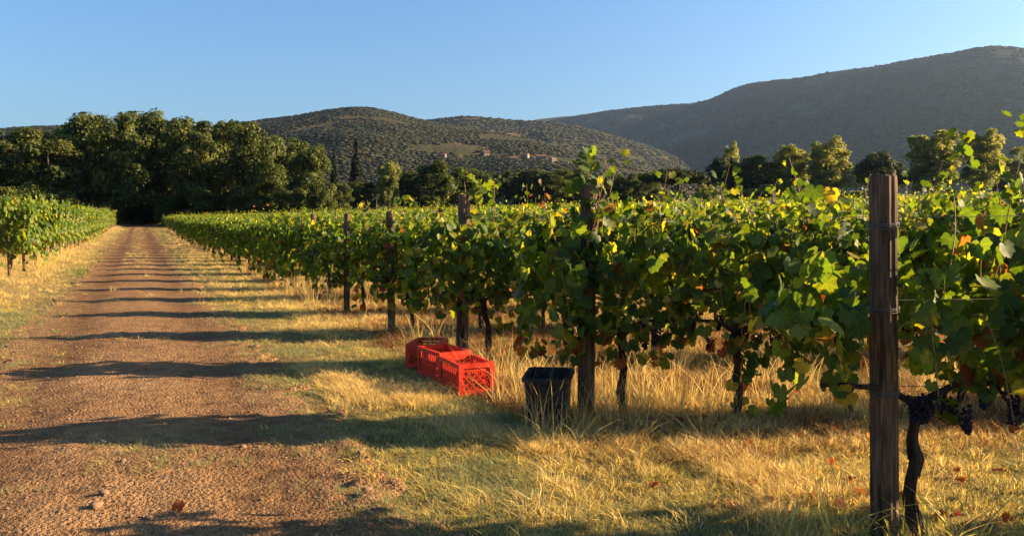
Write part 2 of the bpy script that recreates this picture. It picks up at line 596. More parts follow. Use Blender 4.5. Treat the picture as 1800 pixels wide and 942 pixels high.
def build_leaves(P, nrm, tip, size, col, level, rg):
    tv, tt = leaf_template(level)
    N = len(P)
    curl = rg.normal(-.12, .22, N); fold = rg.uniform(-.05, .45, N); tw = rg.normal(0, .18, N)
    V = np.repeat(tv[None], N, 0)
    r2 = tv[:, 0] ** 2 + tv[:, 1] ** 2
    V[:, :, 2] += curl[:, None] * r2[None] + fold[:, None] * np.abs(tv[:, 0])[None] + tw[:, None] * (tv[:, 0] * tv[:, 1])[None]
    V[:, :, 0] *= rg.uniform(.85, 1.12, N)[:, None]
    Rm = frames(nrm, tip)
    V = np.einsum('nij,nkj->nki', Rm, V * size[:, None, None]) + P[:, None, :]
    T = tt[None] + (np.arange(N) * len(tv))[:, None, None]
    C = np.repeat(col, len(tv), 0)
    return V.reshape(-1, 3), T.reshape(-1, 3), C


LEAFCOL = np.array([(.032, .066, .011), (.044, .086, .012), (.064, .112, .014), (.096, .142, .016), (.150, .170, .02), (.27, .225, .028), (.16, .062, .020), (.11, .034, .016), (.11, .065, .03)])


def leaf_colours(n, rg, low=None, yellow=1.0, red=.42):
    p = np.array([.20, .26, .23, .16, .09 * yellow, .03 * yellow, .008, .006, .006]); p /= p.sum()
    k = rg.choice(9, n, p=p)
    if low is not None:
        m = (rg.random(n) < low * red)
        k[m] = rg.choice([4, 5, 6, 6, 7, 7, 8], m.sum())
    return LEAFCOL[k] * rg.uniform(.8, 1.2, (n, 1)), k


def vine_leaves(rg, n, length=.85, top=1.46, bottom=.55, wide=.24, shoots=4, shoot_top=1.72, size=.066, end=0.0, tall=(), far=0.0):
    """positions and frames of a trained vine's leaves; x runs along the row"""
    n = int(n * (1 + end / length))
    x = rg.uniform(-length / 2 - .06 - end, length / 2 + .06, n)
    z = bottom + (top - bottom) * rg.beta(1.35, 1.1, n)
    lump = fbm(x * 4 + rg.uniform(0, 99), z * 4, 3, 2)
    w = wide * (.2 + 2.4 * (lump - .2)) * (1 - .35 * sstep(top - .25, top, z)) * (.65 + .35 * sstep(bottom, bottom + .3, z))
    side = np.where(rg.random(n) < .5, -1, 1)
    y = side * w * (1 - .75 * rg.random(n) ** 2.2)
    hole = fbm(x * 3.2 + rg.uniform(0, 99), z * 3.2, 11, 2)
    y = np.where((hole < .40) & (rg.random(n) < .8), y * .25, y)
    y = y + far * (side > 0) * rg.random(n) * sstep(bottom, bottom + .3, z)  # canopy thickened on its far side to widen the row's cast shadow
    z = z + (lump - .5) * .45 + .40 * (fbm(x * 2.3 + rg.uniform(0, 99), x * 0, 5, 2) - .5) * sstep(1.0, 1.3, z)
    cap = (rg.random(n) < .6) & (x < -length / 2 - end * .35) if end else np.zeros(n, bool)
    y = np.where(cap, rg.uniform(-.8, .8, n) * w, y); x = np.where(cap, -length / 2 - end + rg.normal(0, .05, n), x)
    nrm = np.stack([rg.normal(0, .75, n), side * rg.uniform(.1, 1.0, n), rg.uniform(-.15, .95, n)], 1)
    nrm[cap] = np.stack([-rg.uniform(.5, 1, cap.sum()), rg.normal(0, .5, cap.sum()), rg.uniform(-.1, .9, cap.sum())], 1)
    tip = np.stack([rg.normal(0, .55, n), side * .35 + rg.normal(0, .25, n), -1 + rg.normal(0, .35, n)], 1)
    s = size * rg.uniform(.62, 1.28, n)
    Ps, Ns, Ts, Ss = [np.stack([x, y, z], 1)], [nrm], [tip], [s]
    lines = []
    for k in range(shoots + len(tall)):
        x0 = rg.uniform(-length / 2 - end, length / 2); y0 = rg.normal(0, .08)
        out = rg.random() < .5
        h = rg.uniform(top - .1, shoot_top)
        m = rg.integers(7, 13)
        if k >= shoots:
            x0, h = tall[k - shoots]; out = False; m = 19; y0 = 0.0
        u = np.linspace(0, 1, m)
        z0 = top - .3
        if out:                                             # a shoot hanging out of the wall of leaves
            sd = rg.choice([-1, 1]); z0 = rg.uniform(.9, top)
            cx = x0 + rg.normal(0, .12) * u; cyy = sd * (.1 + .30 * u); cz = z0 + .15 * u - .55 * u ** 2
        else:
            cx = x0 + rg.normal(0, .14) * u; cyy = y0 + rg.normal(0, .12) * u ** 2; cz = z0 + (h - z0) * u
        C = np.stack([cx, cyy, cz], 1)
        lines.append(C)
        q = C + rg.normal(0, .045, C.shape)
        Ps.append(q)
        Ns.append(np.stack([rg.normal(0, .7, m), rg.normal(0, .8, m), rg.uniform(.0, .9, m)], 1))
        Ts.append(np.stack([rg.normal(0, .7, m), rg.normal(0, .7, m), -rg.uniform(.2, 1, m)], 1))
        Ss.append(size * np.linspace(1.0, .5, m) * rg.uniform(.8, 1.2, m))
    P = np.vstack(Ps); low = sstep(bottom + .38, bottom + .02, P[:, 2])
    return P, np.vstack(Ns), np.vstack(Ts), np.concatenate(Ss), low, lines


def wrap_leaves(rg, spec, size):
    """spec: (x, y, z0, z1, count, spread) runs of leaves on shoots that climb a post or spring from a trunk"""
    Ps, Ns, Ts, Ss = [], [], [], []
    for (x, y, z0, z1, n, sp) in spec:
        Ps.append(np.stack([x + rg.normal(0, sp, n), y + rg.normal(0, sp * .6, n), rg.uniform(z0, z1, n)], 1))
        Ns.append(np.stack([rg.normal(-.1, .6, n), -rg.uniform(.0, 1, n), rg.uniform(-.1, .8, n)], 1))
        Ts.append(np.stack([rg.normal(0, .6, n), rg.normal(-.2, .3, n), -rg.uniform(.3, 1, n)], 1))
        Ss.append(size * rg.uniform(.6, 1.25, n))
    return np.vstack(Ps), np.vstack(Ns), np.vstack(Ts), np.concatenate(Ss)


def trunk_meshes(rg, name, n=7, cordon=True, rad=.026):
    t = MB(); zz = np.linspace(-.08, .66, 9)
    bx = np.cumsum(rg.normal(0, .014, 9)); by = np.cumsum(rg.normal(0, .012, 9)); bx -= bx[0]; by -= by[0]
    lean = rg.normal(0, .05)
    P = np.stack([bx + lean * zz, by, zz], 1)
    t.tube(P, rad * np.linspace(1.3, .9, 9) * rg.uniform(.8, 1.25, 9), n, jit=.5, rg=rg)
    if n >= 8:
        for q in range(9):
            i0 = int(rg.integers(0, 6)); a = rg.uniform(0, 6.28)
            off = np.array([math.cos(a), math.sin(a), 0]) * rad * 1.12
            seg = P[i0:i0 + 3] + off + rg.normal(0, .004, (3, 3))
            t.tube(seg, [.003, .005, .002], 4)
    tm = t.mesh(name + "_trunk", M["vine_bark"], True)
    cm = None
    if cordon:
        c = MB(); e = P[-1]
        for sgn in (-1, 1):
            u = np.linspace(0, 1, 6)
            Pc = np.stack([e[0] + sgn * u * .44, e[1] + rg.normal(0, .012, 6), e[2] - .03 + .10 * sstep(0, .35, u) + rg.normal(0, .008, 6)], 1)
            c.tube(Pc, np.linspace(.019, .010, 6), 6, jit=.3, rg=rg)
        cm = c.mesh(name + "_cordon", M["vine_bark"], True)
    return tm, cm


def ico(sub=1):
    t = (1 + 5 ** .5) / 2
    V = [(-1, t, 0), (1, t, 0), (-1, -t, 0), (1, -t, 0), (0, -1, t), (0, 1, t), (0, -1, -t), (0, 1, -t), (t, 0, -1), (t, 0, 1), (-t, 0, -1), (-t, 0, 1)]
    Fc = [(0, 11, 5), (0, 5, 1), (0, 1, 7), (0, 7, 10), (0, 10, 11), (1, 5, 9), (5, 11, 4), (11, 10, 2), (10, 7, 6), (7, 1, 8), (3, 9, 4), (3, 4, 2), (3, 2, 6), (3, 6, 8), (3, 8, 9), (4, 9, 5), (2, 4, 11), (6, 2, 10), (8, 6, 7), (9, 8, 1)]
    V = [np.array(v) / np.linalg.norm(v) for v in V]
    for _ in range(sub - 1):
        mid = {}; nf = []
        def md(a, b):
            k = (min(a, b), max(a, b))
            if k not in mid:
                v = V[a] + V[b]; V.append(v / np.linalg.norm(v)); mid[k] = len(V) - 1
            return mid[k]
        for a, b, c in Fc:
            ab, bc, ca = md(a, b), md(b, c), md(c, a)
            nf += [(a, ab, ca), (b, bc, ab), (c, ca, bc), (ab, bc, ca)]
        Fc = nf
    return np.array(V), np.array(Fc)


def bunch_mesh(rg, name, sub=2, n=46):
    v, f = ico(sub)
    Vs, Fs = [], []
    for i in range(n):
        u = (i + .5) / n
        r = .040 * (1 - u) ** .75 + .004
        th = i * 2.4
        c = np.array([r * math.cos(th), r * math.sin(th), -.015 - .135 * u]) + rg.normal(0, .003, 3)
        Vs.append(v * .0095 * rg.uniform(.85, 1.15) + c); Fs.append(f + i * len(v))
    return mesh_np(name, np.vstack(Vs), np.vstack(Fs), M["berry"], smooth=True)


rg = np.random.default_rng(21)
BUNCH = [bunch_mesh(rg, "grape_bunch_%d" % i) for i in range(3)]
BUNCH_LOW = [bunch_mesh(rg, "grape_bunch_small_%d" % i, 1, 26) for i in range(2)]

# single grape leaves that can be picked apart
LEAF_MESH = []
for i in range(9):
    for v in range(3):
        V, T, C = build_leaves(np.zeros((1, 3)), np.array([[0, 0, 1.0]]), np.array([[0, 1.0, 0]]), np.ones(1), LEAFCOL[i:i + 1] * rg.uniform(.85, 1.15), 0, rg)
        LEAF_MESH.append(mesh_np("vine_leaf_%d_%d" % (i, v), V, T, M["vine_leaf"], C, uv=blade_uv(1, 0)))

# ================================================================== VINES
ROW_AZ = R(113.0)                                   # rows run along this bearing from the track, nearly towards the sun
RD = np.array([math.sin(ROW_AZ), math.cos(ROW_AZ)])
RZ = math.atan2(RD[1], RD[0])
END_X, Y0, GAP, STEP = 3.02, 2.69, 2.6, .85
ORD = ["", "first", "second", "third", "fourth", "fifth", "sixth", "seventh", "eighth", "ninth", "tenth", "eleventh", "twelfth", "thirteenth", "fourteenth", "fifteenth", "sixteenth", "seventeenth", "eighteenth", "nineteenth", "twentieth"]
T0 = .30                                            # first trunk's distance from the end post


def row_xy(k, t):
    return END_X + RD[0] * t, Y0 + GAP * (k - 1) + RD[1] * t


def left_xy(k, t):
    return -2.75 - RD[0] * t, 21.8 + 2.6 * (k - 1) - RD[1] * t


def proj(x, y, z=0):
    d = x * SY + y * CY; r = x * CY - y * SY
    return 900 + 1434 * r / max(d, .01), d


def make_vine(x, y, rz, label, group, rg, level, nleaf, single=0, bunches=0, low_bunch=False, trim=None, front=False, lit=1.1, wrap=None, **kw):
    z = float(zground(x, y))
    o = thing("grapevine", label, "grapevine", (x, y, z), rz, group)
    P, Nn, Tp, S, low, lines = vine_leaves(rg, nleaf, **kw)
    if trim:
        # leaves are dropped so the end post shows and the sun reaches it
        c, s = math.cos(rz), math.sin(rz)
        wx = x + P[:, 0] * c - P[:, 1] * s; wy = y + P[:, 0] * s + P[:, 1] * c
        qx, qy = trim; qd = math.hypot(qx, qy)
        along = (wx * qx + wy * qy) / qd; across = np.abs(wx * qy - wy * qx) / qd
        ok = np.ones(len(P), bool)
        if front:
            ok &= ~((along < qd + .05) & (across < .115)) | (P[:, 2] < .86) & (rg.random(len(P)) < .25)
            lines = [C for C in lines if C[:, 0].min() > -.2]
        # gap cut in the canopy towards the sun, so the post's edge is lit
        ux, uy = math.sin(SUN_AZ), math.cos(SUN_AZ)
        sa = (wx - qx) * ux + (wy - qy) * uy; sc_ = np.abs((wx - qx) * uy - (wy - qy) * ux)
        rise = P[:, 2] - sa * math.tan(SUN_EL)
        ok &= ~((sa > .04) & (sa < 2.4) & (sc_ < (.10 if front else .06)) & (rise > lit) & (P[:, 2] < 1.62))
        P, Nn, Tp, S, low = P[ok], Nn[ok], Tp[ok], S[ok], low[ok]
    if wrap:
        a = wrap_leaves(rg, wrap, kw.get("size", .066))
        P, Nn, Tp, S = np.vstack([P, a[0]]), np.vstack([Nn, a[1]]), np.vstack([Tp, a[2]]), np.concatenate([S, a[3]])
        low = np.concatenate([low, np.zeros(len(a[0]))])
    col, kidx = leaf_colours(len(P), rg, low, yellow=.5 if front else 1.0, red=.25 if front else .42)
    tm, cm = trunk_meshes(rg, "vine", 8 if level == 0 else 6)
    link("trunk", tm, o)
    if cm:
        link("cordon", cm, o)
    if lines and level <= 1:
        b = MB()
        for C in lines:
            b.tube(C, np.linspace(.0045, .002, len(C)), 4, cap=False)
        link("shoots", b.mesh("vine_shoots", M["cane"]), o, kind="stuff")
    keep = np.ones(len(P), bool)
    if single:
        # the leaves nearest the camera's side are parts of their own
        c, s = math.cos(rz), math.sin(rz)
        wx = x + P[:, 0] * c - P[:, 1] * s; wy = y + P[:, 0] * s + P[:, 1] * c
        dist = np.hypot(wx, wy) - .35 * np.clip(P[:, 2] - 1.5, 0, 1) + rg.normal(0, .04, len(P))
        pick = np.argsort(dist)[:single]
        keep[pick] = False
        Rm = frames(Nn[pick], Tp[pick])
        for j, i in enumerate(pick):
            lo = bpy.data.objects.new("leaf", LEAF_MESH[int(kidx[i]) * 3 + int(rg.integers(3))])
            COL.objects.link(lo); lo.parent = o
            lo.location = P[i]
            lo.rotation_mode = 'QUATERNION'
            lo.rotation_quaternion = Matrix(Rm[j].tolist()).to_quaternion()
            lo.scale = (S[i],) * 3
    V, T, C = build_leaves(P[keep], Nn[keep], Tp[keep], S[keep], col[keep], level, rg)
    link("foliage", mesh_np("vine_foliage", V, T, M["vine_leaf"], C, uv=blade_uv(int(keep.sum()), level)), o, kind="stuff")
    for b in range(bunches):
        bo = link("grape_bunch", (BUNCH_LOW if low_bunch else BUNCH)[int(rg.integers(2))], o,
                  (rg.uniform(-.1 if front else -.4, .45), rg.uniform(-.13, .13), rg.uniform(.62, .82)))
        bo.rotation_euler = (rg.normal(0, .15), rg.normal(0, .15), rg.uniform(0, 6)); sc_ = rg.uniform(.7, 1.05); bo.scale = (sc_,) * 3
    return o


# shared vines for the rows farther off
def shared_vine(seed, level, n, size, end=0.0):
    rg = np.random.default_rng(seed)
    P, Nn, Tp, S, low, lines = vine_leaves(rg, n, size=size, shoots=8, end=end, bottom=.28, top=1.44, shoot_top=1.82)
    if end:
        a = wrap_leaves(rg, [(-.34, -.12, .45, 1.5, 60, .11)], size)
        P, Nn, Tp, S = np.vstack([P, a[0]]), np.vstack([Nn, a[1]]), np.vstack([Tp, a[2]]), np.concatenate([S, a[3]])
        low = np.concatenate([low, np.zeros(len(a[0]))])
    col, _ = leaf_colours(len(P), rg, low, red=.12, yellow=.6)
    V, T, C = build_leaves(P, Nn, Tp, S, col, level, rg)
    tm, cm = trunk_meshes(rg, "vine_%d" % seed, 5)
    return mesh_np("vine_foliage_%d" % seed, V, T, M["vine_leaf"], C), tm, cm


SHARED_MID = [shared_vine(100 + i, 2, 420, .066) for i in range(6)]
SHARED_END = [shared_vine(150 + i, 2, 440, .068, .45) for i in range(3)]
SHARED_FAR = [shared_vine(200 + i, 3, 260, .085) for i in range(6)]


def copy_vine(x, y, rz, label, group, rg, kinds):
    o = thing("grapevine", label, "grapevine", (x, y, float(zground(x, y))), rz + (math.pi if rg.random() < .5 and kinds is not SHARED_END else 0), group)
    f, t, c = kinds[int(rg.integers(len(kinds)))]
    link("foliage", f, o, kind="stuff"); link("trunk", t, o)
    s = rg.uniform(.93, 1.08); o.scale = (1.0, rg.uniform(.9, 1.15), s)
    return o


def n_seen(k):
    """how many vines of a row stand inside the picture"""
    n = 0
    while n < 400:
        x, y = row_xy(k, T0 + STEP * n)
        px, d = proj(x, y)
        if d < 1 or px > 1860:
            break
        n += 1
    return n


rg = np.random.default_rng(5)
individual = {}
NROWS = 82
for k in range(1, 47):
    ns = n_seen(k) + (1 if k < 4 else 0)
    if k <= 7:
        n = min(ns, 18)
    elif k <= 14:
        n = min(ns, 9)
    else:
        n = min(ns, 3)
    individual[k] = n
    for j in range(n):
        t = T0 + STEP * j + rg.normal(0, .04)
        x, y = row_xy(k, t)
        if k <= 20:
            where = "nearest row" if k == 1 else ORD[k] + " row from the camera"
            pos = "beside the end post" if j == 0 else ORD[j + 1] + " from the end post"
            label = "grapevine %s, %s right of the track" % (pos, where)
            group = "grapevines of the rows right of the track"
        else:
            label = "small distant grapevine in the far row ends right of the track"
            group = "distant grapevines at the row ends right of the track"
        end = (.16 if k == 1 else .34) if j == 0 else 0.0
        if k == 1:
            make_vine(x, y, RZ, label, group, rg, 0, 340, 220, 10, shoots=7, length=.95, shoot_top=1.8, top=1.45, wide=.28, bottom=.72, size=.064, far=.42, end=end, tall=[(.32, 1.85)] if j == 0 else [(-.3, 1.95), (-.36, 1.9)], trim=(END_X + .1, Y0 - .03), front=True, lit=.75)
        elif k == 2:
            make_vine(x, y, RZ, label, group, rg, 0, 330, 200, 8, shoots=15, shoot_top=1.78, top=1.44, bottom=.44, end=end, tall=[(-.26, 2.02), (-.32, 1.9), (.2, 1.85)] if j == 0 else [(rg.uniform(-.4, .4), rg.uniform(1.65, 1.95)) for q in range(3)], trim=row_xy(k, 0), lit=1.0, wrap=[(-.34, -.13, .62, 1.08, 26, .09), (-.30, -.02, 1.42, 2.02, 30, .06), (-.42, -.08, .45, .85, 16, .06)] if j == 0 else ([(.1, -.05, .05, .6, 26, .09)] if j == 1 else [(rg.uniform(-.3, .3), -.12, .25, .7, 14, .07)]))
        elif k == 3:
            make_vine(x, y, RZ, label, group, rg, 0 if j < 5 else 1, 350, 150 if j < 6 else 60, 4, True, shoots=12, shoot_top=1.75, top=1.46, bottom=.42, end=end, tall=[(-.15, 1.98), (.05, 1.88)] if j == 0 else [(rg.uniform(-.4, .4), rg.uniform(1.6, 1.9)) for q in range(2)], trim=row_xy(k, 0), lit=1.15, wrap=[(-.32, -.12, .62, 1.38, 34, .09), (-.12, 0, 1.40, 1.95, 26, .07)] if j == 0 else [(rg.uniform(-.3, .3), -.1, .25, .7, 12, .07)])
        elif k <= 5:
            make_vine(x, y, RZ, label, group, rg, 1, 430, 60 if j < 7 else 25, 2 if j < 6 else 0, True, shoots=8, shoot_top=1.8, top=1.45, bottom=.34, end=end, trim=row_xy(k, 0), lit=1.25, wrap=[(-.32, -.12, .5, 1.45, 48, .10), (-.05, 0, 1.35, 1.8, 16, .07)] if j == 0 else None)
        elif k <= 12:
            copy_vine(x, y, RZ, label, group, rg, SHARED_END if j == 0 else SHARED_MID)
        else:
            copy_vine(x, y, RZ, label, group, rg, SHARED_END if j == 0 and k < 26 else SHARED_FAR)

NLEFT = 36
for k in range(1, NLEFT + 1):
    for j in range(4 if k <= 3 else (2 if k <= 20 else 0)):
        x, y = left_xy(k, .35 + STEP * j)
        if k <= 10:
            label = "grapevine %s, %s row left of the track" % ("at the row end" if j == 0 else ORD[j + 1] + " in from the track", "nearest" if k == 1 else ORD[k])
            group = "grapevines of the rows left of the track"
        else:
            label = "distant grapevine at the row ends left of the track"
            group = "distant grapevines left of the track"
        o = copy_vine(x, y, RZ + (math.pi if j == 0 else 0), label, group, rg, SHARED_END if j == 0 else (SHARED_MID if k < 8 else SHARED_FAR))
        o.scale[2] *= 1.24

# the rest of the two vineyards, past counting
P, rot, scl, pick = [], [], [], []
for k in range(1, NROWS + 1):
    j = individual.get(k, 0)
    while True:
        x, y = row_xy(k, T0 + STEP * j)
        px, d = proj(x, y)
        if x > 170 or d < 1 or px > 2350:
            break
        if d < 118 + 50 * float(sstep(450, 900, px)) + 3 * math.sin(x * .3):
            P.append((x, y, float(zg(x, y))))
        j += 1
for k in range(1, NLEFT + 1):
    j = 4 if k <= 3 else (2 if k <= 20 else 0)
    while j < 30:
        x, y = left_xy(k, .35 + STEP * j)
        P.append((x, y, float(zg(x, y)))); j += 1
P = np.array(P); n = len(P)
rot = np.zeros((n, 3)); rot[:, 2] = RZ + np.where(rg.random(n) < .5, 0, math.pi)
scl = np.stack([np.ones(n), rg.uniform(.9, 1.2, n), rg.uniform(.92, 1.08, n) * np.where(P[:, 0] < 0, 1.24, 1)], 1)
first_row = np.abs((P[:, 1] - RD[1] * (P[:, 0] - END_X) / RD[0]) - Y0) < .2
scl[first_row & (P[:, 0] > 0), 1] *= 1.8  # unseen vines of the nearest row, widened so their shade covers the foreground
dd = P[:, 0] * SY + P[:, 1] * CY
pick = rg.integers(0, 6, n)
sf = []
for f, t, c in SHARED_FAR:
    sf.append(f)
scatter("vineyard_foliage", P, rot, scl, pick, sf, kind="stuff", label="rows of green grapevines filling the field to the trees", category="vineyard")
near = dd < 60
scatter("vineyard_trunks", P[near], rot[near], scl[near], pick[near], [t for f, t, c in SHARED_FAR], kind="stuff", label="dark trunks of the grapevines deeper in the rows", category="vineyard")

# ------------------------------------------------------------------ posts, stakes and wires
def post_mesh(seed, height, rad, n=26, rings=36, top_chip=.012):
    rg = np.random.default_rng(seed)
    th = np.linspace(0, 2 * math.pi, n, endpoint=False)
    prof = 1 + .03 * np.cos(2 * th + rg.uniform(0, 6)) + .015 * np.cos(3 * th + rg.uniform(0, 6)) + rg.normal(0, .010, n)
    cracks = rg.choice(n, 4, replace=False)
    zz = np.concatenate([np.linspace(-.25, height - .03, rings), [height - .012, height]])
    V = []
    for i, z in enumerate(zz):
        f = 1.0 - .05 * max(z, 0) / height
        if i == len(zz) - 1:
            f *= .90
        elif i == len(zz) - 2:
            f *= .975
        w = prof + .018 * (vnoise(th * 2, np.full(n, z * 5), seed) - .5) * 2
        for c in cracks:
            if vnoise(np.array([c * 7.3]), np.array([z * 2.2]), seed)[0] > .42:
                w = w.copy(); w[c] -= .10
        zz_ = z + (rg.uniform(-top_chip, top_chip * .3, n) if i >= len(zz) - 2 else 0)
        V.append(np.stack([rad * f * w * np.cos(th), rad * f * w * np.sin(th), np.full(n, z) + (zz_ - z)], 1))
    V = np.vstack(V); k = len(zz)
    Fq = []
    for i in range(k - 1):
        for j in range(n):
            Fq.append((i * n + j, i * n + (j + 1) % n, (i + 1) * n + (j + 1) % n, (i + 1) * n + j))
    m = MB(); m.add(V, Fq + [tuple((k - 1) * n + j for j in range(n))])
    return m.mesh("post_%d" % seed, M["post"])


POSTS = [post_mesh(300 + i, 1.74, .063) for i in range(4)]
POST_LOW = [post_mesh(320 + i, 1.72, .062, 10, 8) for i in range(2)]
LEAN = {1: (0.012, .036), 2: (.0, -.008), 3: (.01, -.022), 4: (0, .01), 5: (0, -.015)}
for k in range(1, 47):
    x, y = row_xy(k, 0)
    if k == 1:
        x += .095; y -= .03
    if k <= 20:
        lab = {1: "thick weathered wooden end post in the right foreground, closest to the camera",
               2: "weathered wooden end post beside the dark tub",
               3: "weathered wooden end post behind the red crates"}.get(k, "wooden end post of the %s row right of the track" % ORD[k])
    else:
        lab = "tiny distant end post along the right edge of the track"
    o = thing("wooden_post", lab, "post", (x, y, float(zground(x, y)) - (.06 if k == 1 else 0)), rg.uniform(0, 6), "end posts of the rows right of the track")
    me = POSTS[k % 4] if k <= 6 else POST_LOW[k % 2]
    tim = link("timber", me, o)
    if k >= 4:
        tim.scale = (.78, .78, .92)
    if k >= 7:
        tim.scale = (.6, .6, .80)
    lx, ly = LEAN.get(k, (rg.normal(0, .02), rg.normal(0, .02)))
    # lean: first along the view, then across it
    q = Matrix.Rotation(-YAW, 3, 'Z') @ Matrix.Rotation(lx, 3, 'X') @ Matrix.Rotation(-ly, 3, 'Y') @ Matrix.Rotation(rg.uniform(0, 6), 3, 'Z')
    o.rotation_euler = q.to_euler()
    if k <= 3:
        w = MB()
        for z in (.74, 1.12, 1.5):
            for dz in (0, .012, .02):
                a = np.linspace(0, 2 * math.pi, 17)
                w.tube(np.stack([.0675 * np.cos(a), .0675 * np.sin(a), z + dz + .006 * np.sin(a)], 1), .0022, 4, cap=False)
        link("wire_wrap", w.mesh("wire_wrap", M["wire"]), tim)
for k in range(1, NLEFT + 1):
    x, y = left_xy(k, 0)
    lab = ("wooden end post of the %s row left of the track" % ("nearest" if k == 1 else ORD[k])) if k <= 10 else "distant wooden end post along the left edge of the track"
    o = thing("wooden_post", lab, "post", (x, y, float(zground(x, y))), rg.uniform(0, 6), "end posts of the rows left of the track")
    link("timber", POST_LOW[k % 2], o); o.scale = (.6, .6, 1.0)

st = MB()
th = np.linspace(0, 2 * math.pi, 8, endpoint=False)
st.tube([(0, 0, -.2), (.004, 0, .6), (0, .005, 1.2), (.002, 0, 1.88), (.002, 0, 1.9)], [.036, .035, .034, .033, .028], 8, jit=.12, rg=rg)
STAKE = st.mesh("stake", M["stake"])
for k in range(2, 21):
    for q in range(1, 7):
        t = 5.1 * q
        x, y = row_xy(k, t + .4)
        px, d = proj(x, y)
        if px > 1850 or d > 62 or d < 15 or (k > 12 and q > 3):
            continue
        o = thing("wooden_stake", "thin grey stake standing out of the vine rows, %s along the %s row" % (ORD[q], ORD[k] if k < 21 else "far"), "stake", (x, y, float(zground(x, y))), rg.uniform(0, 6), "stakes within the vine rows")
        link("timber", STAKE, o); o.rotation_euler = (rg.normal(0, .02), rg.normal(0, .02), rg.uniform(0, 6)); o.scale[2] = rg.uniform(.86, .98)

for k in range(1, 7):
    x0, y0 = row_xy(k, 0.0); ln = min(5 + 3 * k, 18)
    o = thing("trellis_wire", "strands of trellis wire strung along the %s row right of the track" % ("nearest" if k == 1 else ORD[k]), "wire", (x0, y0, float(zground(x0, y0))), RZ, "trellis wires of the rows")
    for z in (.70, 1.10, 1.48):
        w = MB(); u = np.linspace(0, ln, 14)
        xs, ys = x0 + RD[0] * u, y0 + RD[1] * u
        w.tube(np.stack([u, np.full(14, .03), z + zg(xs, ys) - zg(x0, y0)], 1), .0018, 4)
        link("strand", w.mesh("strand", M["wire"]), o)

# ================================================================== CRATES
def crate(loc, rz, label, w=.32, l=.50, h=.27, group=None):
    o = thing("harvest_crate", label, "crate", loc, rz, group)
    t = .012
    m = M["red_plastic"]
    # floor slats and rims; the short side with its lattice faces -y
    b = MB()
    for i in range(7):
        b.box((0, -l / 2 + .035 + i * (l - .07) / 6, .012), (w - .03, .034, .012))
    b.box((0, 0, .006), (.03, l - .03, .012))
    link("floor", b.mesh("crate_floor", m), o)
    b = MB()
    for z, hh in ((h - .018, .036), (.026, .04)):
        for sx in (-1, 1):
            b.box((sx * (w / 2 - .012), 0, z), (.028, l, hh))
        for sy in (-1, 1):
            b.box((0, sy * (l / 2 - .012), z + .0015), (w - .052, .028, hh))
    link("rim", b.mesh("crate_rim", m), o)
    for sx in (-1, 1):
        for sy in (-1, 1):
            b = MB(); b.box((sx * (w / 2 - .017), sy * (l / 2 - .017), h / 2), (.037, .037, h - .004))
            link("corner_post", b.mesh("crate_corner", m), o)
    z0, z1 = .05, h - .04
    for sy in (-1, 1):
        b = MB()
        W = w - .07; H = z1 - z0
        for s in (-1, 1):
            for i in range(-4, 6):
                # clip slanting bars to the panel
                xa = i * W / 4.0; pts = []
                x_a, z_a = xa, 0.0; x_b, z_b = xa + s * H * .95, H
                # param clip
                ts = []
                for tt in np.linspace(0, 1, 41):
                    xx = x_a + (x_b - x_a) * tt
                    if 0 <= xx <= W:
                        ts.append(tt)
                if len(ts) < 4:
                    continue
                ta, tb = ts[0], ts[-1]
                p = np.array([x_a + (x_b - x_a) * ta - W / 2, 0, z0 + H * ta]); q = np.array([x_a + (x_b - x_a) * tb - W / 2, 0, z0 + H * tb])
                L = np.linalg.norm(q - p); a = math.atan2(q[2] - p[2], q[0] - p[0])
                Mx = Matrix.Rotation(-a, 3, 'Y')
                b.box(tuple((p + q) / 2 + np.array([0, sy * (l / 2 - .014) + s * .0015, 0])), (L, .007, .008), Mx)
        b.box((0, sy * (l / 2 - .014), (z0 + z1) / 2 + H * .42), (W, .010, .02))
        link("lattice_panel", b.mesh("crate_lattice", m), o)
    for sx in (-1, 1):
        b = MB()
        for i in range(10):
            yy = -l / 2 + .05 + i * (l - .10) / 9
            b.box((sx * (w / 2 - .014), yy, h / 2), (.010, .024, h - .076))
        for zz in (.10, .16):
            b.box((sx * (w / 2 - .0155), 0, zz), (.008, l - .076, .014))
        link("slatted_side", b.mesh("crate_side", m), o)
    return o


def cam_xy(right, depth):
    return (right * CY + depth * SY, depth * CY - right * SY)


def crate_at(right, depth, ang, label, **kw):
    x, y = cam_xy(right, depth)
    return crate((x, y, float(zground(x, y)) + .012), ang - YAW, label, group="red harvest crates by the third row", **kw)


crate_at(-.40, 7.08, R(24), "bright red plastic harvest crate nearest the camera, its lattice end in the sun")
crate_at(-.645, 7.66, R(30), "red plastic harvest crate standing just behind the sunlit one")
crate_at(-.86, 8.24, R(-8), "half hidden dark red crate at the far left of the crates", h=.24)


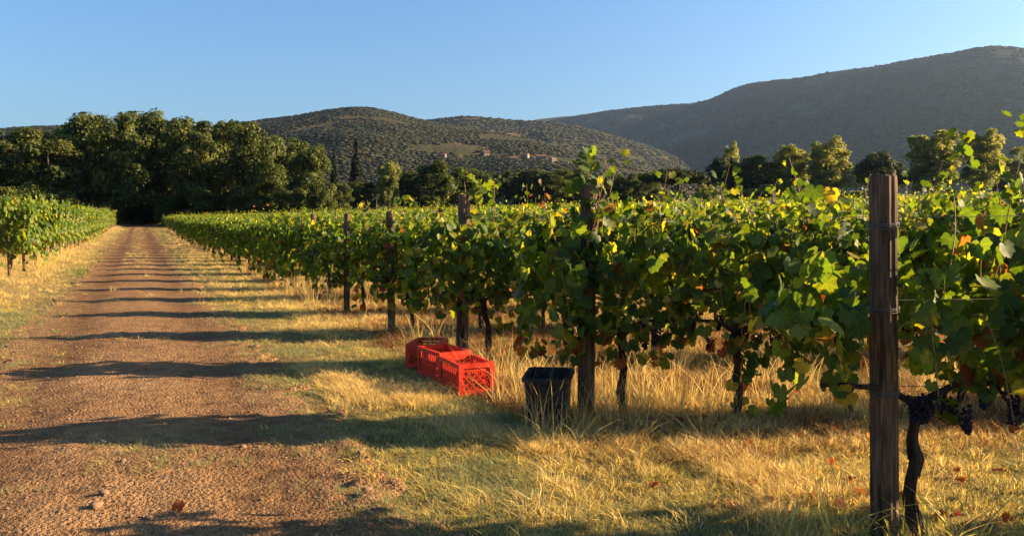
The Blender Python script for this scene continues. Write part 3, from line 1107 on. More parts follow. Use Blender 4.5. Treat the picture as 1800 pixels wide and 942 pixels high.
def tub():
    x, y = cam_xy(.27, 5.92)
    o = thing("plastic_tub", "dark plastic harvest tub behind dry grass stalks beside a post", "tub", (x, y, float(zground(x, y)) + .005), R(-8) - YAW)
    def ring(w, d, z, r=.045, k=5):
        P = []
        for cx, cy_, a0 in ((1, 1, 0), (-1, 1, 90), (-1, -1, 180), (1, -1, 270)):
            for i in range(k):
                a = R(a0 + 90 * i / (k - 1))
                P.append((cx * (w / 2 - r) + r * math.cos(a), cy_ * (d / 2 - r) + r * math.sin(a), z))
        return np.array(P)
    b = MB()
    rs = [ring(.27, .40, .0), ring(.28, .41, .015), ring(.315, .47, .33), ring(.318, .473, .36), ring(.306, .461, .36), ring(.270, .40, .02)]
    n = len(rs[0]); Fq = []
    for i in range(len(rs) - 1):
        for j in range(n):
            Fq.append((i * n + j, i * n + (j + 1) % n, (i + 1) * n + (j + 1) % n, (i + 1) * n + j))
    b.add(np.vstack(rs), Fq + [tuple(range(n - 1, -1, -1)), tuple((len(rs) - 1) * n + j for j in range(n))])
    link("shell", b.mesh("tub_shell", M["black_plastic"]), o)
    b = MB()
    rr = [ring(.320, .476, .335, .048), ring(.352, .508, .338, .055), ring(.352, .508, .362, .055), ring(.322, .478, .366, .048)]
    Fq = []
    for i in range(len(rr)):
        for j in range(n):
            i2 = (i + 1) % len(rr)
            Fq.append((i * n + j, i * n + (j + 1) % n, i2 * n + (j + 1) % n, i2 * n + j))
    b.add(np.vstack(rr), Fq)
    link("rim", b.mesh("tub_rim", M["black_plastic"]), o)
    for sy in (-1, 1):
        b = MB(); b.box((0, sy * .243, .30), (.13, .018, .022)); b.box((-.06, sy * .235, .315), (.014, .03, .05)); b.box((.06, sy * .235, .315), (.014, .03, .05))
        link("handle", b.mesh("tub_handle", M["black_plastic"]), o)


tub()

# ================================================================== TREES
def crown_mesh(seed, name, blobs, nface, fsize, cols, up=.35, mat="tree_leaf"):
    """blobs: (x,y,z,r,squash) sub-clumps of the crown; leaf-sized faces spread over and inside them"""
    rg = np.random.default_rng(seed)
    B = np.array(blobs)
    area = B[:, 3] ** 2; p = area / area.sum()
    k = rg.choice(len(B), nface, p=p)
    d = rg.normal(0, 1, (nface, 3)); d /= np.linalg.norm(d, axis=1)[:, None]
    d[:, 2] = np.where((d[:, 2] < -.3) & (rg.random(nface) < .6), -d[:, 2], d[:, 2])
    rr = B[k, 3] * (1 - .45 * rg.random(nface) ** 2.2) * (1 + .18 * (rg.random(nface) ** 6))
    P = B[k, :3] + d * rr[:, None] * np.stack([np.ones(nface), np.ones(nface), B[k, 4]], 1)
    nrm = d + rg.normal(0, .55, (nface, 3)); nrm[:, 2] += up
    tip = rg.normal(0, 1, (nface, 3)); tip[:, 2] -= .3
    s = fsize * rg.uniform(.55, 1.35, nface)
    bt = rg.uniform(.78, 1.22, (len(B), 1))
    ci = rg.integers(0, len(cols), len(B))
    col = np.array(cols)[ci][k] * bt[k] * rg.uniform(.75, 1.3, (nface, 1))
    V, T, C = build_leaves(P, nrm, tip, s, col, 3, rg)
    return mesh_np(name, V, T, M[mat], C)


def clumps(rg, lobes, per, rmin, rmax):
    out = []
    for (x, y, z, rx_, rz_) in lobes:
        for i in range(per):
            d = rg.normal(0, 1, 3); d /= np.linalg.norm(d)
            if d[2] < -.5:
                d[2] *= -1
            f = rg.uniform(.55, 1.0)
            r = rg.uniform(rmin, rmax)
            out.append((x + d[0] * f * (rx_ - r * .6), y + d[1] * f * (rx_ - r * .6), z + d[2] * f * (rz_ - r * .6), r, rg.uniform(.75, 1.1)))
        out.append((x, y, z, min(rx_, rz_) * .62, 1.0))
    return out


DK = [(0.037, 0.055, 0.015), (0.051, 0.072, 0.018), (0.07, 0.091, 0.021), (0.095, 0.108, 0.027)]
OL = [(.15, .17, .05), (.19, .20, .058), (.125, .15, .047), (.21, .205, .075)]
CYP = [(.012, .018, .009), (.015, .022, .010)]
PI = [(.022, .034, .014), (.03, .042, .017), (.038, .05, .018)]
GY = [(.09, .105, .06), (.11, .12, .07)]


def tree_meshes(kind, seed):
    """unit trees 10 m tall"""
    rg = np.random.default_rng(seed)
    lobes = []
    tr = MB()
    if kind == "broadleaf":
        n = 13
        for i in range(n):
            a = i * 2.4 + rg.uniform(-.4, .4); z = 1.3 + 7.3 * ((i + .5) / n) ** .9
            w = 2.6 * math.sqrt(max(.1, 1 - ((z - 4.6) / 5.4) ** 2))
            lobes.append((w * .62 * math.cos(a), w * .62 * math.sin(a), z, 1.55 * rg.uniform(.8, 1.2), 1.45 * rg.uniform(.8, 1.25)))
        bl = clumps(rg, lobes, 9, .38, .85)
        cm = crown_mesh(seed, "broadleaf_crown_%d" % seed, bl, 15000, .155, DK)
        tr.tube([(0, 0, -.4), (.05, 0, 1.5), (.1, .1, 3.5), (0, .1, 6.5), (0, 0, 8.5)], [.32, .26, .22, .14, .04], 8)
    elif kind == "willow":
        n = 12
        for i in range(n):
            a = i * 2.4; z = 2.3 + 6.6 * ((i + .5) / n)
            w = 2.7 * math.sqrt(max(.12, 1 - ((z - 5.0) / 5.0) ** 2))
            lobes.append((w * .60 * math.cos(a), w * .60 * math.sin(a), z, 1.6 * rg.uniform(.85, 1.2), 1.7 * rg.uniform(.85, 1.2)))
        bl = clumps(rg, lobes, 8, .28, .66)
        cm = crown_mesh(seed, "willow_crown_%d" % seed, bl, 17000, .15, OL, mat="pale_leaf")
        tr.tube([(0, 0, -.4), (-.1, 0, 1.2), (.1, .1, 3.5), (0, .1, 6.5), (0, 0, 8.8)], [.28, .24, .18, .10, .03], 8)
    elif kind == "cypress":
        bl = []
        for i in range(46):
            z = .5 + 9.3 * (i + .5) / 46
            w = .92 * min(1, (z / 2.2) ** .5) * max(.06, (1 - (z / 10.05) ** 2.2))
            a = i * 2.4
            bl.append((w * .45 * math.cos(a), w * .45 * math.sin(a), z, max(.16, w * .66), 1.5))
        cm = crown_mesh(seed, "cypress_crown_%d" % seed, bl, 6000, .15, CYP)
        tr.tube([(0, 0, -.4), (0, 0, 4), (0, 0, 9)], [.18, .12, .03], 6)
    elif kind == "umbrella":
        for i in range(15):
            a = i * 2.4; r = 5.2 * math.sqrt((i + .5) / 15)
            lobes.append((r * math.cos(a), r * math.sin(a), 8.0 - .035 * r * r * 2 + rg.uniform(-.3, .3), 1.9, 1.35))
        bl = clumps(rg, lobes, 9, .5, .9)
        cm = crown_mesh(seed, "umbrella_crown_%d" % seed, bl, 9000, .24, PI, up=.7)
        tr.tube([(0, 0, -.4), (.1, 0, 2), (.1, .1, 5), (0, .1, 8)], [.34, .3, .26, .12], 8)
    elif kind == "dome":
        for i in range(14):
            a = i * 2.4; f = (i + .5) / 14; r = 3.9 * math.sqrt(f)
            lobes.append((r * math.cos(a), r * math.sin(a), 7.6 * math.sqrt(max(.08, 1 - f * .82)), 1.8, 1.9))
        bl = clumps(rg, lobes, 9, .5, .95)
        cm = crown_mesh(seed, "dome_crown_%d" % seed, bl, 9500, .22, PI + DK[:1])
        tr.tube([(0, 0, -.4), (.1, 0, 2), (0, .1, 6)], [.34, .28, .14], 8)
    else:  # shrub
        for i in range(9):
            a = i * 2.4; r = 3.4 * math.sqrt((i + .5) / 9)
            lobes.append((r * math.cos(a), r * math.sin(a), 3.2 + rg.uniform(-1, 4.2) * (1 - r / 6), 2.1, 2.5))
        bl = clumps(rg, lobes, 8, .7, 1.2)
        cm = crown_mesh(seed, "shrub_crown_%d" % seed, bl, 4500, .34, OL, mat="pale_leaf")
        for i in range(4):
            tr.tube([(0, 0, -.4), (rg.normal(0, .6), rg.normal(0, .6), 2.5), (rg.normal(0, 1.4), rg.normal(0, 1.4), 6)], [.22, .16, .06], 6)
    # limbs reaching for the lobes
    for (x, y, z, a, b) in lobes[::2]:
        z0 = max(1.0, z * .55)
        tr.tube([(0.05, .05, z0), (x * .5, y * .5, (z0 + z) / 2 + .2), (x * .9, y * .9, z)], [.11, .07, .03], 5)
    return cm, tr.mesh("%s_trunk_%d" % (kind, seed), M["tree_bark"], True)


TREE = {}
for kind, cnt in (("broadleaf", 5), ("willow", 2), ("cypress", 1), ("umbrella", 1), ("dome", 2), ("shrub", 2)):
    TREE[kind] = [tree_meshes(kind, 500 + 10 * len(TREE) + i) for i in range(cnt)]
UNITW = {"broadleaf": 6.6, "willow": 6.6, "cypress": 1.75, "umbrella": 13.5, "dome": 10.6, "shrub": 10.0}
tree_n = {}


def tree(px, depth, top, wpx, kind, label, group=None, foot=0.0):
    x, y = at(px, depth)
    z = float(zg(x, y)) + foot
    h = height_at(top, depth) - z
    i = tree_n.get(kind, 0); tree_n[kind] = i + 1
    cm, tm = TREE[kind][i % len(TREE[kind])]
    nm = {"broadleaf": "broadleaf_tree", "willow": "willow_tree", "cypress": "cypress_tree", "umbrella": "umbrella_pine", "dome": "round_tree", "shrub": "shrub"}[kind]
    o = thing(nm, label, "shrub" if kind == "shrub" else "tree", (x, y, z), rg.uniform(0, 6.28), group)
    w = wpx / 1434.0 * depth
    o.scale = (w / UNITW[kind], w / UNITW[kind], h / 9.75)
    link("crown", cm, o); link("trunk", tm, o)
    return o


G = "tall trees of the dark grove behind the track"
for i, (px, d, top, w) in enumerate([(-75, 118, 228, 170), (10, 128, 226, 150), (90, 120, 222, 150), (160, 132, 206, 140), (205, 124, 199, 120), (290, 136, 199, 120), (345, 122, 207, 120), (400, 131, 205, 125), (452, 119, 222, 112), (500, 126, 238, 112), (545, 116, 254, 95)]):
    tree(px, d, top, w, "broadleaf", ["broadleaf tree cut by the left edge of the picture, left end of the grove", "dark tree of the grove above the left vine rows", "dark tree of the grove left of the tallest crowns",
         "tall grove tree left of where the track meets the trees", "tallest grove tree just left of the track's dark end", "tall grove tree just right of the track's dark end", "broad grove tree right of the track, below the skyline dip", "tall grove tree in the middle of the right half of the grove",
         "grove tree whose crown begins to step down to the right", "lower grove tree second from the grove's right end", "lowest rounded grove tree at the grove's right end"][i], G)
for i, (px, d, top, w) in enumerate([(55, 142, 226, 190), (150, 145, 214, 180), (247, 150, 206, 190), (330, 146, 212, 170), (430, 140, 222, 160)]):
    tree(px, d, top, w, "broadleaf", "back-row tree of the grove filling the gap %s" % ["above the left vine rows", "left of the track's end", "straight behind the track's dark end", "right of the track's end", "behind the grove's right half"][i], G)
for i, (px, d, top, w) in enumerate([(185, 121, 345, 70), (305, 122, 338, 80), (20, 112, 330, 120), (100, 114, 335, 110), (370, 118, 330, 90), (440, 116, 330, 90), (510, 113, 325, 80), (565, 112, 318, 60), (247, 143, 330, 110)]):
    tree(px, d, top, w, "broadleaf", "low dark understorey tree at the grove's foot, %s from the left" % ["third", "fifth", "first", "second", "sixth", "seventh", "eighth", "ninth", "fourth"][i], "understorey of the grove", foot=-1.0)
for i, (px, d, top, w) in enumerate([(215, 136, 352, 70), (250, 140, 350, 70), (285, 138, 350, 70), (232, 155, 330, 120), (268, 158, 330, 120)]):
    tree(px, d, top, w, "dome", "dark thicket closing the track's end, %s" % ["front left one", "front middle one", "front right one", "rear left one", "rear right one"][i], "thickets behind the track's end", foot=-2.0)
B = "trees of the low belt behind the vineyard"
belt = [(598, 150, 320, 60, "broadleaf"), (635, 160, 318, 80, "broadleaf"), (685, 158, 282, 56, "willow"), (718, 166, 298, 84, "broadleaf"), (762, 162, 284, 96, "broadleaf"), (805, 168, 292, 90, "broadleaf"), (848, 170, 296, 84, "broadleaf"), (890, 172, 297, 80, "dome"),
        (930, 174, 296, 80, "broadleaf"), (972, 172, 294, 90, "broadleaf"), (1012, 176, 296, 80, "broadleaf"), (1055, 178, 302, 76, "dome"), (1098, 180, 304, 80, "broadleaf"), (1135, 182, 300, 70, "broadleaf")]
for i, (px, d, top, w, kd) in enumerate(belt):
    tree(px, d, top, w, kd, "dark tree of the low belt behind the vines, %s from the grove" % ORD[i + 1], B)
tree(628, 192, 247, 27, "cypress", "tall slim dark cypress standing above the tree belt")
tree(589, 196, 264, 17, "cypress", "smaller slim cypress at the grove's right end")
tree(1190, 152, 291, 132, "umbrella", "flat topped dark pine left of the olive green shrub")
tree(1243, 149, 316, 44, "shrub", "rounded olive green shrub at the pine's right side")
tree(1272, 170, 268, 80, "dome", "dark round tree beside the flat topped pine")
tree(1284, 178, 257, 40, "willow", "small pale crown peeping over a dark round tree")
tree(1330, 166, 272, 110, "broadleaf", "dark bushy tree between the round tree and the pale ones")
tree(1388, 164, 255, 84, "willow", "olive coloured tree left of the pale sunlit one")
tree(1345, 160, 320, 130, "shrub", "wide low thicket at the foot of the dark bushy tree")
tree(1455, 158, 249, 100, "willow", "pale sunlit tree with a forked trunk left of the big foreground post")
tree(1540, 176, 262, 112, "dome", "dark dome shaped tree behind the big foreground post")
tree(1603, 166, 296, 76, "umbrella", "low dark spreading pine right of the big foreground post")
tree(1636, 162, 231, 118, "willow", "tall pale green tree on the right, the left of a pair")
tree(1722, 164, 236, 96, "willow", "tall pale green tree on the right, the right of a pair")
tree(1765, 230, 275, 60, "broadleaf", "hazy tree behind the right of the pale pair")
tree(1795, 220, 258, 56, "willow", "hazy pale tree cut by the right edge of the picture")
tree(1500, 168, 330, 70, "shrub", "low shrub left of the big foreground post")
tree(1680, 160, 330, 120, "shrub", "low thicket under the pale pair of trees")
tree(1860, 170, 262, 110, "broadleaf", "tree just past the right edge of the picture")

# ------------------------------------------------------------------ woods on the hills
def blob_mesh(seed, col):
    rg = np.random.default_rng(seed)
    v, f = ico(2)
    v = v * (1 + .25 * rg.normal(0, 1, (len(v), 1)))
    v[:, 2] = v[:, 2] * .8 + .35
    c = np.repeat(np.array([col]), len(v), 0) * rg.uniform(.8, 1.2, (len(v), 1))
    return mesh_np("far_tree_%d" % seed, v, f, M["tree_leaf"], c)


FARTREE = [blob_mesh(700, (.026, .034, .014)), blob_mesh(701, (.032, .04, .016)), blob_mesh(702, (.04, .043, .018)), blob_mesh(703, (.055, .05, .022)), blob_mesh(704, (.022, .03, .015))]


def wood(name, H, n, s0, s1, label, seed, dens, tmax=.12):
    rg = np.random.default_rng(seed)
    V = H["V"]; ny, nx, _ = V.shape
    it = int(np.searchsorted(H["t"], tmax))
    a = rg.uniform(0, it - 1.001, n * 2); b = rg.uniform(0, nx - 1.001, n * 2)
    ia, ib = a.astype(int), b.astype(int); fa, fb = (a - ia)[:, None], (b - ib)[:, None]
    P = V[ia, ib] * (1 - fa) * (1 - fb) + V[ia + 1, ib] * fa * (1 - fb) + V[ia, ib + 1] * (1 - fa) * fb + V[ia + 1, ib + 1] * fa * fb
    ok = fbm(P[:, 0] / 120, P[:, 1] / 120, seed, 3) + rg.uniform(-.12, .12, n * 2) > 1 - dens
    px = 900 + 1434 * (P[:, 0] * CY - P[:, 1] * SY) / (P[:, 0] * SY + P[:, 1] * CY)
    ok &= (px > -120) & (px < 2000)
    P = P[ok][:n]; m = len(P)
    s = s0 + (s1 - s0) * rg.random(m) ** 2
    rot = np.zeros((m, 3)); rot[:, 2] = rg.uniform(0, 6.28, m)
    scatter(name, P, rot, np.stack([s * rg.uniform(1.1, 2.0, m), s * rg.uniform(1.1, 2.0, m), s * rg.uniform(.4, .85, m)], 1), rg.choice(5, m, p=[.25, .25, .2, .12, .18]), FARTREE, kind="stuff", label=label, category="wood")


wood("hillside_wood", h1, 90000, .8, 2.3, "scrubby trees covering the left hill", 801, .56)
wood("hillside_wood", h2, 14000, 1.8, 4, "trees covering the small hill behind the left one", 802, .66)
wood("mountain_wood", h4, 36000, 2.0, 4.5, "dark wood covering the big shaded mountain", 803, .62)

# ------------------------------------------------------------------ houses on the slope
M["render_wall"] = mat_simple("house_render", (.19, .15, .115), .9, .2, .15, 2)
M["roof_tile"] = mat_simple("roof_tile", (.20, .09, .05), .85, .2, .3, 3)
M["dark_pane"] = mat_simple("window_pane", (.03, .035, .04), .2, .5, .1)


HV = h1["V"][: int(len(h1["t"]) * .7)].reshape(-1, 3)
HD = HV[:, 0] * SY + HV[:, 1] * CY
HPX = 900 + 1434 * (HV[:, 0] * CY - HV[:, 1] * SY) / HD
HPY = 388 - 1434 * (HV[:, 2] - CAM_H) / HD


def house(px, depth, row, w, l, h, rz, label):
    i = int(np.argmin(np.hypot(HPX - px, HPY - row)))
    x, y, z = HV[i]
    w, l, h = w * .65, l * .65, h * .75
    o = thing("farmhouse", label, "house", (x, y, z), rz, "farmhouses on the slope of the left hill")
    b = MB(); b.box((0, 0, h / 2 - 6), (l, w, h + 12)); link("wall", b.mesh("house_wall", M["render_wall"]), o)
    b = MB(); k = w * .22
    b.add([(-l / 2 - .4, -w / 2 - .4, h), (l / 2 + .4, -w / 2 - .4, h), (l / 2 + .4, w / 2 + .4, h), (-l / 2 - .4, w / 2 + .4, h), (-l / 2 - .4, 0, h + k), (l / 2 + .4, 0, h + k)],
          [(0, 1, 5, 4), (2, 3, 4, 5), (0, 4, 3), (1, 2, 5), (3, 2, 1, 0)])
    link("roof", b.mesh("house_roof", M["roof_tile"]), o)
    for i in range(3):
        b = MB(); b.box((-l / 2 + l * (i + .5) / 3, -w / 2 - .05, h * .6), (1.1, .2, 1.5)); link("window", b.mesh("house_window", M["dark_pane"]), o)


for i, (px, d, row, w, l, h, a) in enumerate([(905, 960, 284, 8, 14, 6, .2), (925, 985, 279, 8, 12, 7, -.5), (948, 1000, 281, 9, 16, 6, .1), (968, 990, 285, 7, 10, 6, .7), (782, 930, 277, 7, 10, 6, -.3), (852, 1010, 271, 8, 12, 6, .4)]):
    house(px, d, row, w, l, h, a - YAW, "tiny farmhouse on the hill slope, %s" % ["leftmost of the cluster with tiled roofs", "second from left in the cluster", "widest of the cluster", "rightmost of the cluster", "alone well left of the cluster", "alone just above and left of the cluster"][i])

# ================================================================== GRASS AND SMALL THINGS
def tuft(seed, nb, h0, h1, spread, lean, width, cols, segs=3):
    rg = np.random.default_rng(seed)
    Vs, Ts, Cs = [], [], []; n = 0
    for i in range(nb):
        a = rg.uniform(0, 6.28); r = spread * math.sqrt(rg.random())
        p = np.array([r * math.cos(a), r * math.sin(a), -.01])
        b = a + rg.normal(0, .9); d = np.array([math.cos(b), math.sin(b), 0])
        h = rg.uniform(h0, h1); ln = abs(rg.normal(lean, lean * .6)) * h
        w = width * rg.uniform(.6, 1.3)
        sd = np.array([-d[1], d[0], 0]); sd = sd * math.cos(rg.uniform(0, 3)) + d * math.sin(rg.uniform(0, 3)) * .6
        c = np.array(cols[rg.integers(len(cols))]) * rg.uniform(.75, 1.3)
        for k in range(segs + 1):
            u = k / segs
            q = p + np.array([0, 0, h * (u - .25 * lean * u * u)]) + d * ln * u ** 1.8
            ww = w * (1 - u) ** .7
            if k < segs:
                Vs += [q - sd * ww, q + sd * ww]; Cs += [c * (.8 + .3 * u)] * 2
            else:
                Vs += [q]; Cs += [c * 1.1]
        for k in range(segs - 1):
            j = n + 2 * k; Ts += [(j, j + 1, j + 3), (j, j + 3, j + 2)]
        j = n + 2 * (segs - 1); Ts += [(j, j + 1, j + 2)]
        n += 2 * segs + 1
    return mesh_np("grass_tuft_%d" % seed, np.array(Vs), np.array(Ts), M["grass_blade"], np.array(Cs))


GREEN = [(0.23, 0.25, 0.111), (0.27, 0.284, 0.124), (0.324, 0.304, 0.13), (0.189, 0.223, 0.098)]
OLIVE = [(0.42, 0.352, 0.098), (0.525, 0.413, 0.117), (0.33, 0.3, 0.091), (0.63, 0.465, 0.143)]
STRAW = [(0.627, 0.469, 0.177), (0.708, 0.544, 0.209), (0.545, 0.393, 0.143), (0.75, 0.62, 0.273), (0.382, 0.272, 0.113)]
RUST = [(.17, .08, .036), (.21, .10, .04), (.13, .07, .033)]
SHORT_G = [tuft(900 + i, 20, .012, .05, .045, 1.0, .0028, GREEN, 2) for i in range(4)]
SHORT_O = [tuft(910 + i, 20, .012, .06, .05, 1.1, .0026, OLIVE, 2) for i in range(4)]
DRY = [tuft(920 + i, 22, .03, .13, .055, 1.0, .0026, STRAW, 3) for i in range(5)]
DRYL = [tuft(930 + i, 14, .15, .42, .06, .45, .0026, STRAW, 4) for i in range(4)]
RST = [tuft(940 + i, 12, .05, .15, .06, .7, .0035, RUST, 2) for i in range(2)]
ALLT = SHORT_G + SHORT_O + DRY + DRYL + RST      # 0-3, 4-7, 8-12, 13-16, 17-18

rg = np.random.default_rng(77)


def grass_points(n, xr, yr):
    return rg.uniform(*xr, n), rg.uniform(*yr, n)


def row_dist(x, y):
    """distance across the rows to the nearest row's line, and how far along it"""
    t = (x - END_X) / RD[0]
    yy = y - RD[1] * t
    k = (yy - Y0) / GAP
    return np.abs(k - np.round(k)) * GAP * RD[0], t, np.round(k)


def choose(x, y):
    n = len(x)
    d, t, k = row_dist(x, y)
    rh = road_half(x, y)
    patch = fbm(x * .5, y * .5, 61, 3); patch2 = fbm(x * 1.6 + 7, y * 1.6, 63, 3)
    inrow = (t > -.5) & (k >= .5)
    dryness = .18 - .16 * sstep(5.2, 3.6, y) + 2.6 * (patch - .5) + 1.0 * (fbm(x * 3.1, y * 3.1, 71, 2) - .5) + .20 * sstep(1.7, 2.9, x) + .30 * sstep(8, 22, y) + np.where(inrow, .40 * sstep(.7, .1, d) + .10, 0) + .60 * sstep(-1.6, -2.4, x) * sstep(10, 20, y)
    u = rg.random(n)
    idx = np.where(u < .55 - .5 * dryness + 1.8 * (patch2 - .45), rg.integers(0, 4, n), rg.integers(4, 8, n))
    dry = rg.random(n) < np.clip(dryness - .30, 0, .8) * np.where((y < 9) & ~(inrow & (y > 5)), .30, .6)
    idx = np.where(dry, rg.integers(8, 13, n), idx)
    tall = dry & (rg.random(n) < np.where(inrow, .13 * sstep(.5, .1, d) + .22 * sstep(4.6, 6.5, y), 0) + .25 * sstep(-1.8, -2.6, x) * sstep(14, 24, y) + .10 * sstep(2.3, 2.9, x) * sstep(14, 18, y))
    idx = np.where(tall, rg.integers(13, 17, n), idx)
    rust = inrow & (rg.random(n) < .10 + .4 * (fbm(x * 2.1, y * 2.1, 75, 2) > .6))
    idx = np.where(rust, rg.integers(17, 19, n), idx)
    keep = (rh < .30 + .5 * (patch2 - .5)) & (rg.random(n) < np.clip(1.1 - 1.6 * np.clip(rh + .35, 0, 1) - np.where(patch2 < .40, .7, 0), 0, 1))
    stray = (rh > .1) & (fbm(x * 1.1, y * 1.1, 67, 3) > .70) & (rg.random(n) < .14)
    keep = keep | stray
    isle = (fbm(x * 1.25 + 3, y * 1.25, 73, 3) > .56) & (x > 1.4) & (x < 3.4) & (rg.random(n) < .55)
    idx = np.where(isle & (idx < 8), rg.integers(8, 13, n), idx)
    fringe = (rh > -.1) & (rh < .75) & (rg.random(n) < .34 * (1 - rh / .75)) & (fbm(x * 4.3, y * 4.3, 69, 2) > .5)
    keep = keep | fringe
    idx = np.where(fringe & (rg.random(n) < .8), rg.integers(0, 4, n), idx)
    mid = (rh > .1) & (y > 12) & (np.abs(x + .1) < .45) & (rg.random(n) < .3 * sstep(14, 45, y))
    keep = keep | mid
    return idx, keep


Xs, Ys, Is, Ss = [], [], [], []
for n, xr, yr, sc in ((115000, (-5.0, 7.2), (1.2, 8.5), 1.0), (46000, (-6, 10), (8.5, 17), 1.25), (34000, (-12, 15), (17, 40), 1.7), (22000, (-14, 14), (40, 110), 2.4)):
    x, y = grass_points(n, xr, yr)
    dp = x * SY + y * CY; px = 900 + 1434 * (x * CY - y * SY) / np.maximum(dp, .1)
    m = (dp > 2.6) & (px > -800) & (px < 2300)
    x, y = x[m], y[m]
    i, k = choose(x, y)
    x, y, i = x[k], y[k], i[k]
    Xs.append(x); Ys.append(y); Is.append(i); Ss.append(rg.uniform(.7, 1.3, len(x)) * sc ** np.where(i < 8, 1.0, .45))
x = np.concatenate(Xs); y = np.concatenate(Ys); i = np.concatenate(Is); s = np.concatenate(Ss)
z = np.where(road_half(x, y) > .05, zroad(x, y), zground(x, y))
rot = np.stack([rg.normal(0, .12, len(x)), rg.normal(0, .12, len(x)), rg.uniform(0, 6.28, len(x))], 1)
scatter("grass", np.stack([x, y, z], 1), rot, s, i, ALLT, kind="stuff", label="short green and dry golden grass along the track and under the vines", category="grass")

# fallen vine leaves under the rows
x, y = rg.uniform(2.2, 12, 9000), rg.uniform(-1, 20, 9000)
d, t, k = row_dist(x, y)
m = (t > -.5) & (rg.random(9000) < .5 * sstep(1.1, .1, d) + .04)
x, y = x[m], y[m]; n = len(x)
FL = []
for q in range(4):
    V, T, C = build_leaves(np.zeros((1, 3)), np.array([[0, 0, 1.0]]), np.array([[0, 1.0, 0]]), np.full(1, .045), np.array([[(.15, .04, .018), (.12, .03, .016), (.14, .075, .032), (.18, .065, .022)][q]]), 0, rg)
    FL.append(mesh_np("fallen_leaf_%d" % q, V, T, M["vine_leaf"], C, uv=blade_uv(1, 0)))
scatter("fallen_leaves", np.stack([x, y, zground(x, y) + .03], 1), np.stack([rg.normal(0, .5, n), rg.normal(0, .5, n), rg.uniform(0, 6, n)], 1), rg.uniform(.6, 1.2, n), rg.integers(0, 4, n), FL, kind="stuff", label="reddish fallen vine leaves scattered under the rows", category="leaves")

# gravel on the track
def stone_mesh(seed, sub=2):
    rg = np.random.default_rng(seed)
    v, f = ico(sub)
    v = v * np.array([1, .8, .55]) * (1 + .16 * rg.normal(0, 1, (len(v), 1)))
    return mesh_np("stone_%d" % seed, v, f, M["stone"])


ST = [stone_mesh(950 + q) for q in range(5)]
x, y = rg.uniform(-2.4, 1.7, 26000), 2.2 + 14 * rg.random(26000) ** 1.5
rh = road_half(x, y)
m = (rh > -.1) & (rg.random(len(x)) < .45 + .5 * sstep(.7, .1, rh))
x, y = x[m], y[m]; n = len(x)
s = .003 + .009 * rg.random(n) ** 3
scatter("gravel", np.stack([x, y, zroad(x, y) + s * .2], 1), rg.uniform(0, 6, (n, 3)) * np.array([.05, .05, 1]), s, rg.integers(0, 5, n), ST, kind="stuff", label="loose grit and small clods on the dirt track", category="gravel")
for q, (px, py, sz, lab) in enumerate([(420, 800, .030, "small stone beyond the second shadow, right of the track's middle"), (205, 832, .030, "flat clod left of the track's middle in the sunlit stretch"), (170, 893, .04, "dark clod low on the left of the track"), (155, 915, .045, "largest clod at the bottom left of the track"), (460, 688, .035, "clod at the track's right side above the long shadow"), (640, 885, .05, "clod at the track's grassy right edge near the bottom"), (455, 690, .03, "small clod touching the one above the long shadow"), (250, 935, .03, "stone at the bottom edge of the picture"), (630, 815, .035, "clod where the track's edge meets grass below the long shadow")]):
    dep = 1434 * CAM_H / (py - 388.0)
    x, y = at(px, dep)
    o = link("stone", ST[q % 5], None, (x, y, float(zroad(np.array([x]), np.array([y]))[0]) + sz * .2), label=lab, category="stone", group="stones and clods on the track")
    sz *= .75; o.scale = (sz, sz, sz); o.rotation_euler = (0, 0, q * 1.3)
dep = 1434 * CAM_H / (930 - 388.0)
x, y = at(302, dep)
o = link("dead_leaf", FL[3], None, (x, y, float(zroad(np.array([x]), np.array([y]))[0]) + .03), label="curled dry orange leaf standing on the track at the bottom", category="leaf")
o.rotation_euler = (R(62), R(20), R(-40))


# tall clumps that stand out singly
def clump(right, depth, mesh, name, label, rz=0, sc=1.0):
    x, y = cam_xy(right, depth)
    o = link(name, mesh, None, (x, y, float(zground(x, y))), label=label, category="grass clump")
    o.rotation_euler = (0, 0, rz); o.scale = (sc, sc, sc)


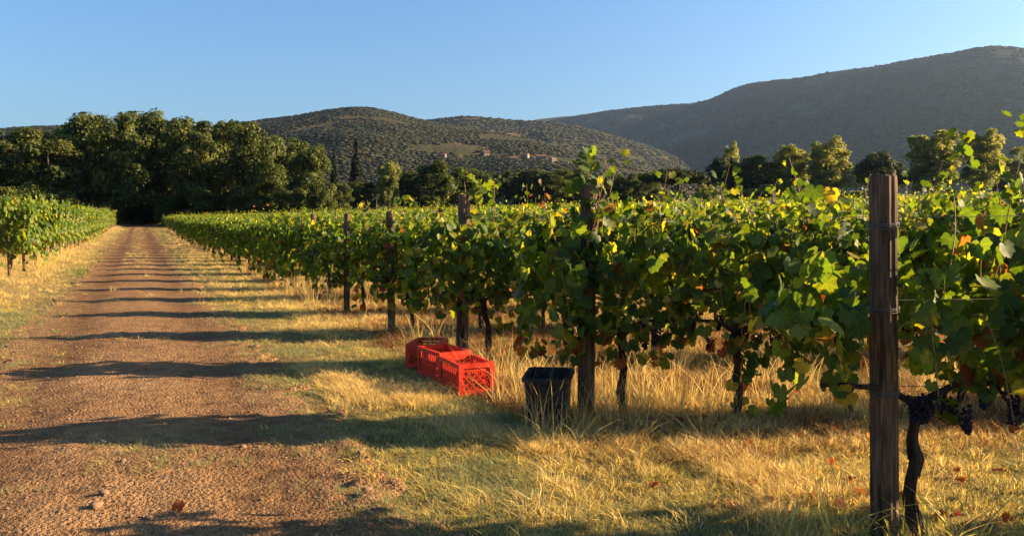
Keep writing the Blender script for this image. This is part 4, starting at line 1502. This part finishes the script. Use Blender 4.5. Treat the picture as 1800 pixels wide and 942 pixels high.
LUSH = [(0.375, 0.375, 0.072), (0.45, 0.425, 0.084), (0.275, 0.325, 0.066), (0.625, 0.5, 0.144)]
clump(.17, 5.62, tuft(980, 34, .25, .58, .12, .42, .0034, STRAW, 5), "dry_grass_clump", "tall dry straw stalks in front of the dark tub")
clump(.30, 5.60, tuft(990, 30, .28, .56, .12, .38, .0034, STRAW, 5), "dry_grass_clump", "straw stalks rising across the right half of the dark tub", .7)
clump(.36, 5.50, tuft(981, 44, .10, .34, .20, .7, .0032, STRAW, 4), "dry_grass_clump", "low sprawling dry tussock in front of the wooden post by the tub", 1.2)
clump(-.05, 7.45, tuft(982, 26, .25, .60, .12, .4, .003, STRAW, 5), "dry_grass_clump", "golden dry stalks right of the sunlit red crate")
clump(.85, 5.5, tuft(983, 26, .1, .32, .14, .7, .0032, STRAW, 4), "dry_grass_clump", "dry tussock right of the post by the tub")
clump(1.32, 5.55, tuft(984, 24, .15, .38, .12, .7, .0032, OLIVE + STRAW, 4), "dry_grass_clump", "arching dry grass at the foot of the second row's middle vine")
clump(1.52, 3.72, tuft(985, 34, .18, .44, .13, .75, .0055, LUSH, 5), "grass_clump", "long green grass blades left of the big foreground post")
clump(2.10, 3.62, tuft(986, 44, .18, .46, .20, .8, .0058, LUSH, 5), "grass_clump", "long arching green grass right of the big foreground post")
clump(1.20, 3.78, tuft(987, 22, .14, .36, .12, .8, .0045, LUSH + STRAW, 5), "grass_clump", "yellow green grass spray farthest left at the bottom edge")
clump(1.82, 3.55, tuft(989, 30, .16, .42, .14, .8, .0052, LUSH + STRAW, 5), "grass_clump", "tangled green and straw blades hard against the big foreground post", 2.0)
clump(-12.1, 22.6, tuft(988, 60, .2, .42, .35, .5, .010, [(.10, .17, .03), (.13, .2, .035)], 4), "weed_clump", "bright green weeds beside the left grass verge")

# ================================================================== HAZE
bm = MB(); bm.box((0, 1750, 330), (12800, 10400, 760))
m = NT("haze_air"); m.t.nodes.remove(m.out); m.out = m.n("ShaderNodeOutputMaterial")
pv = m.n("ShaderNodeVolumePrincipled"); pv.inputs["Color"].default_value = (.50, .72, 1.0, 1); pv.inputs["Density"].default_value = .000048; pv.inputs["Anisotropy"].default_value = .65
m.l(pv.outputs[0], m.out.inputs["Volume"])
link("haze", bm.mesh("haze", m.m), kind="stuff")
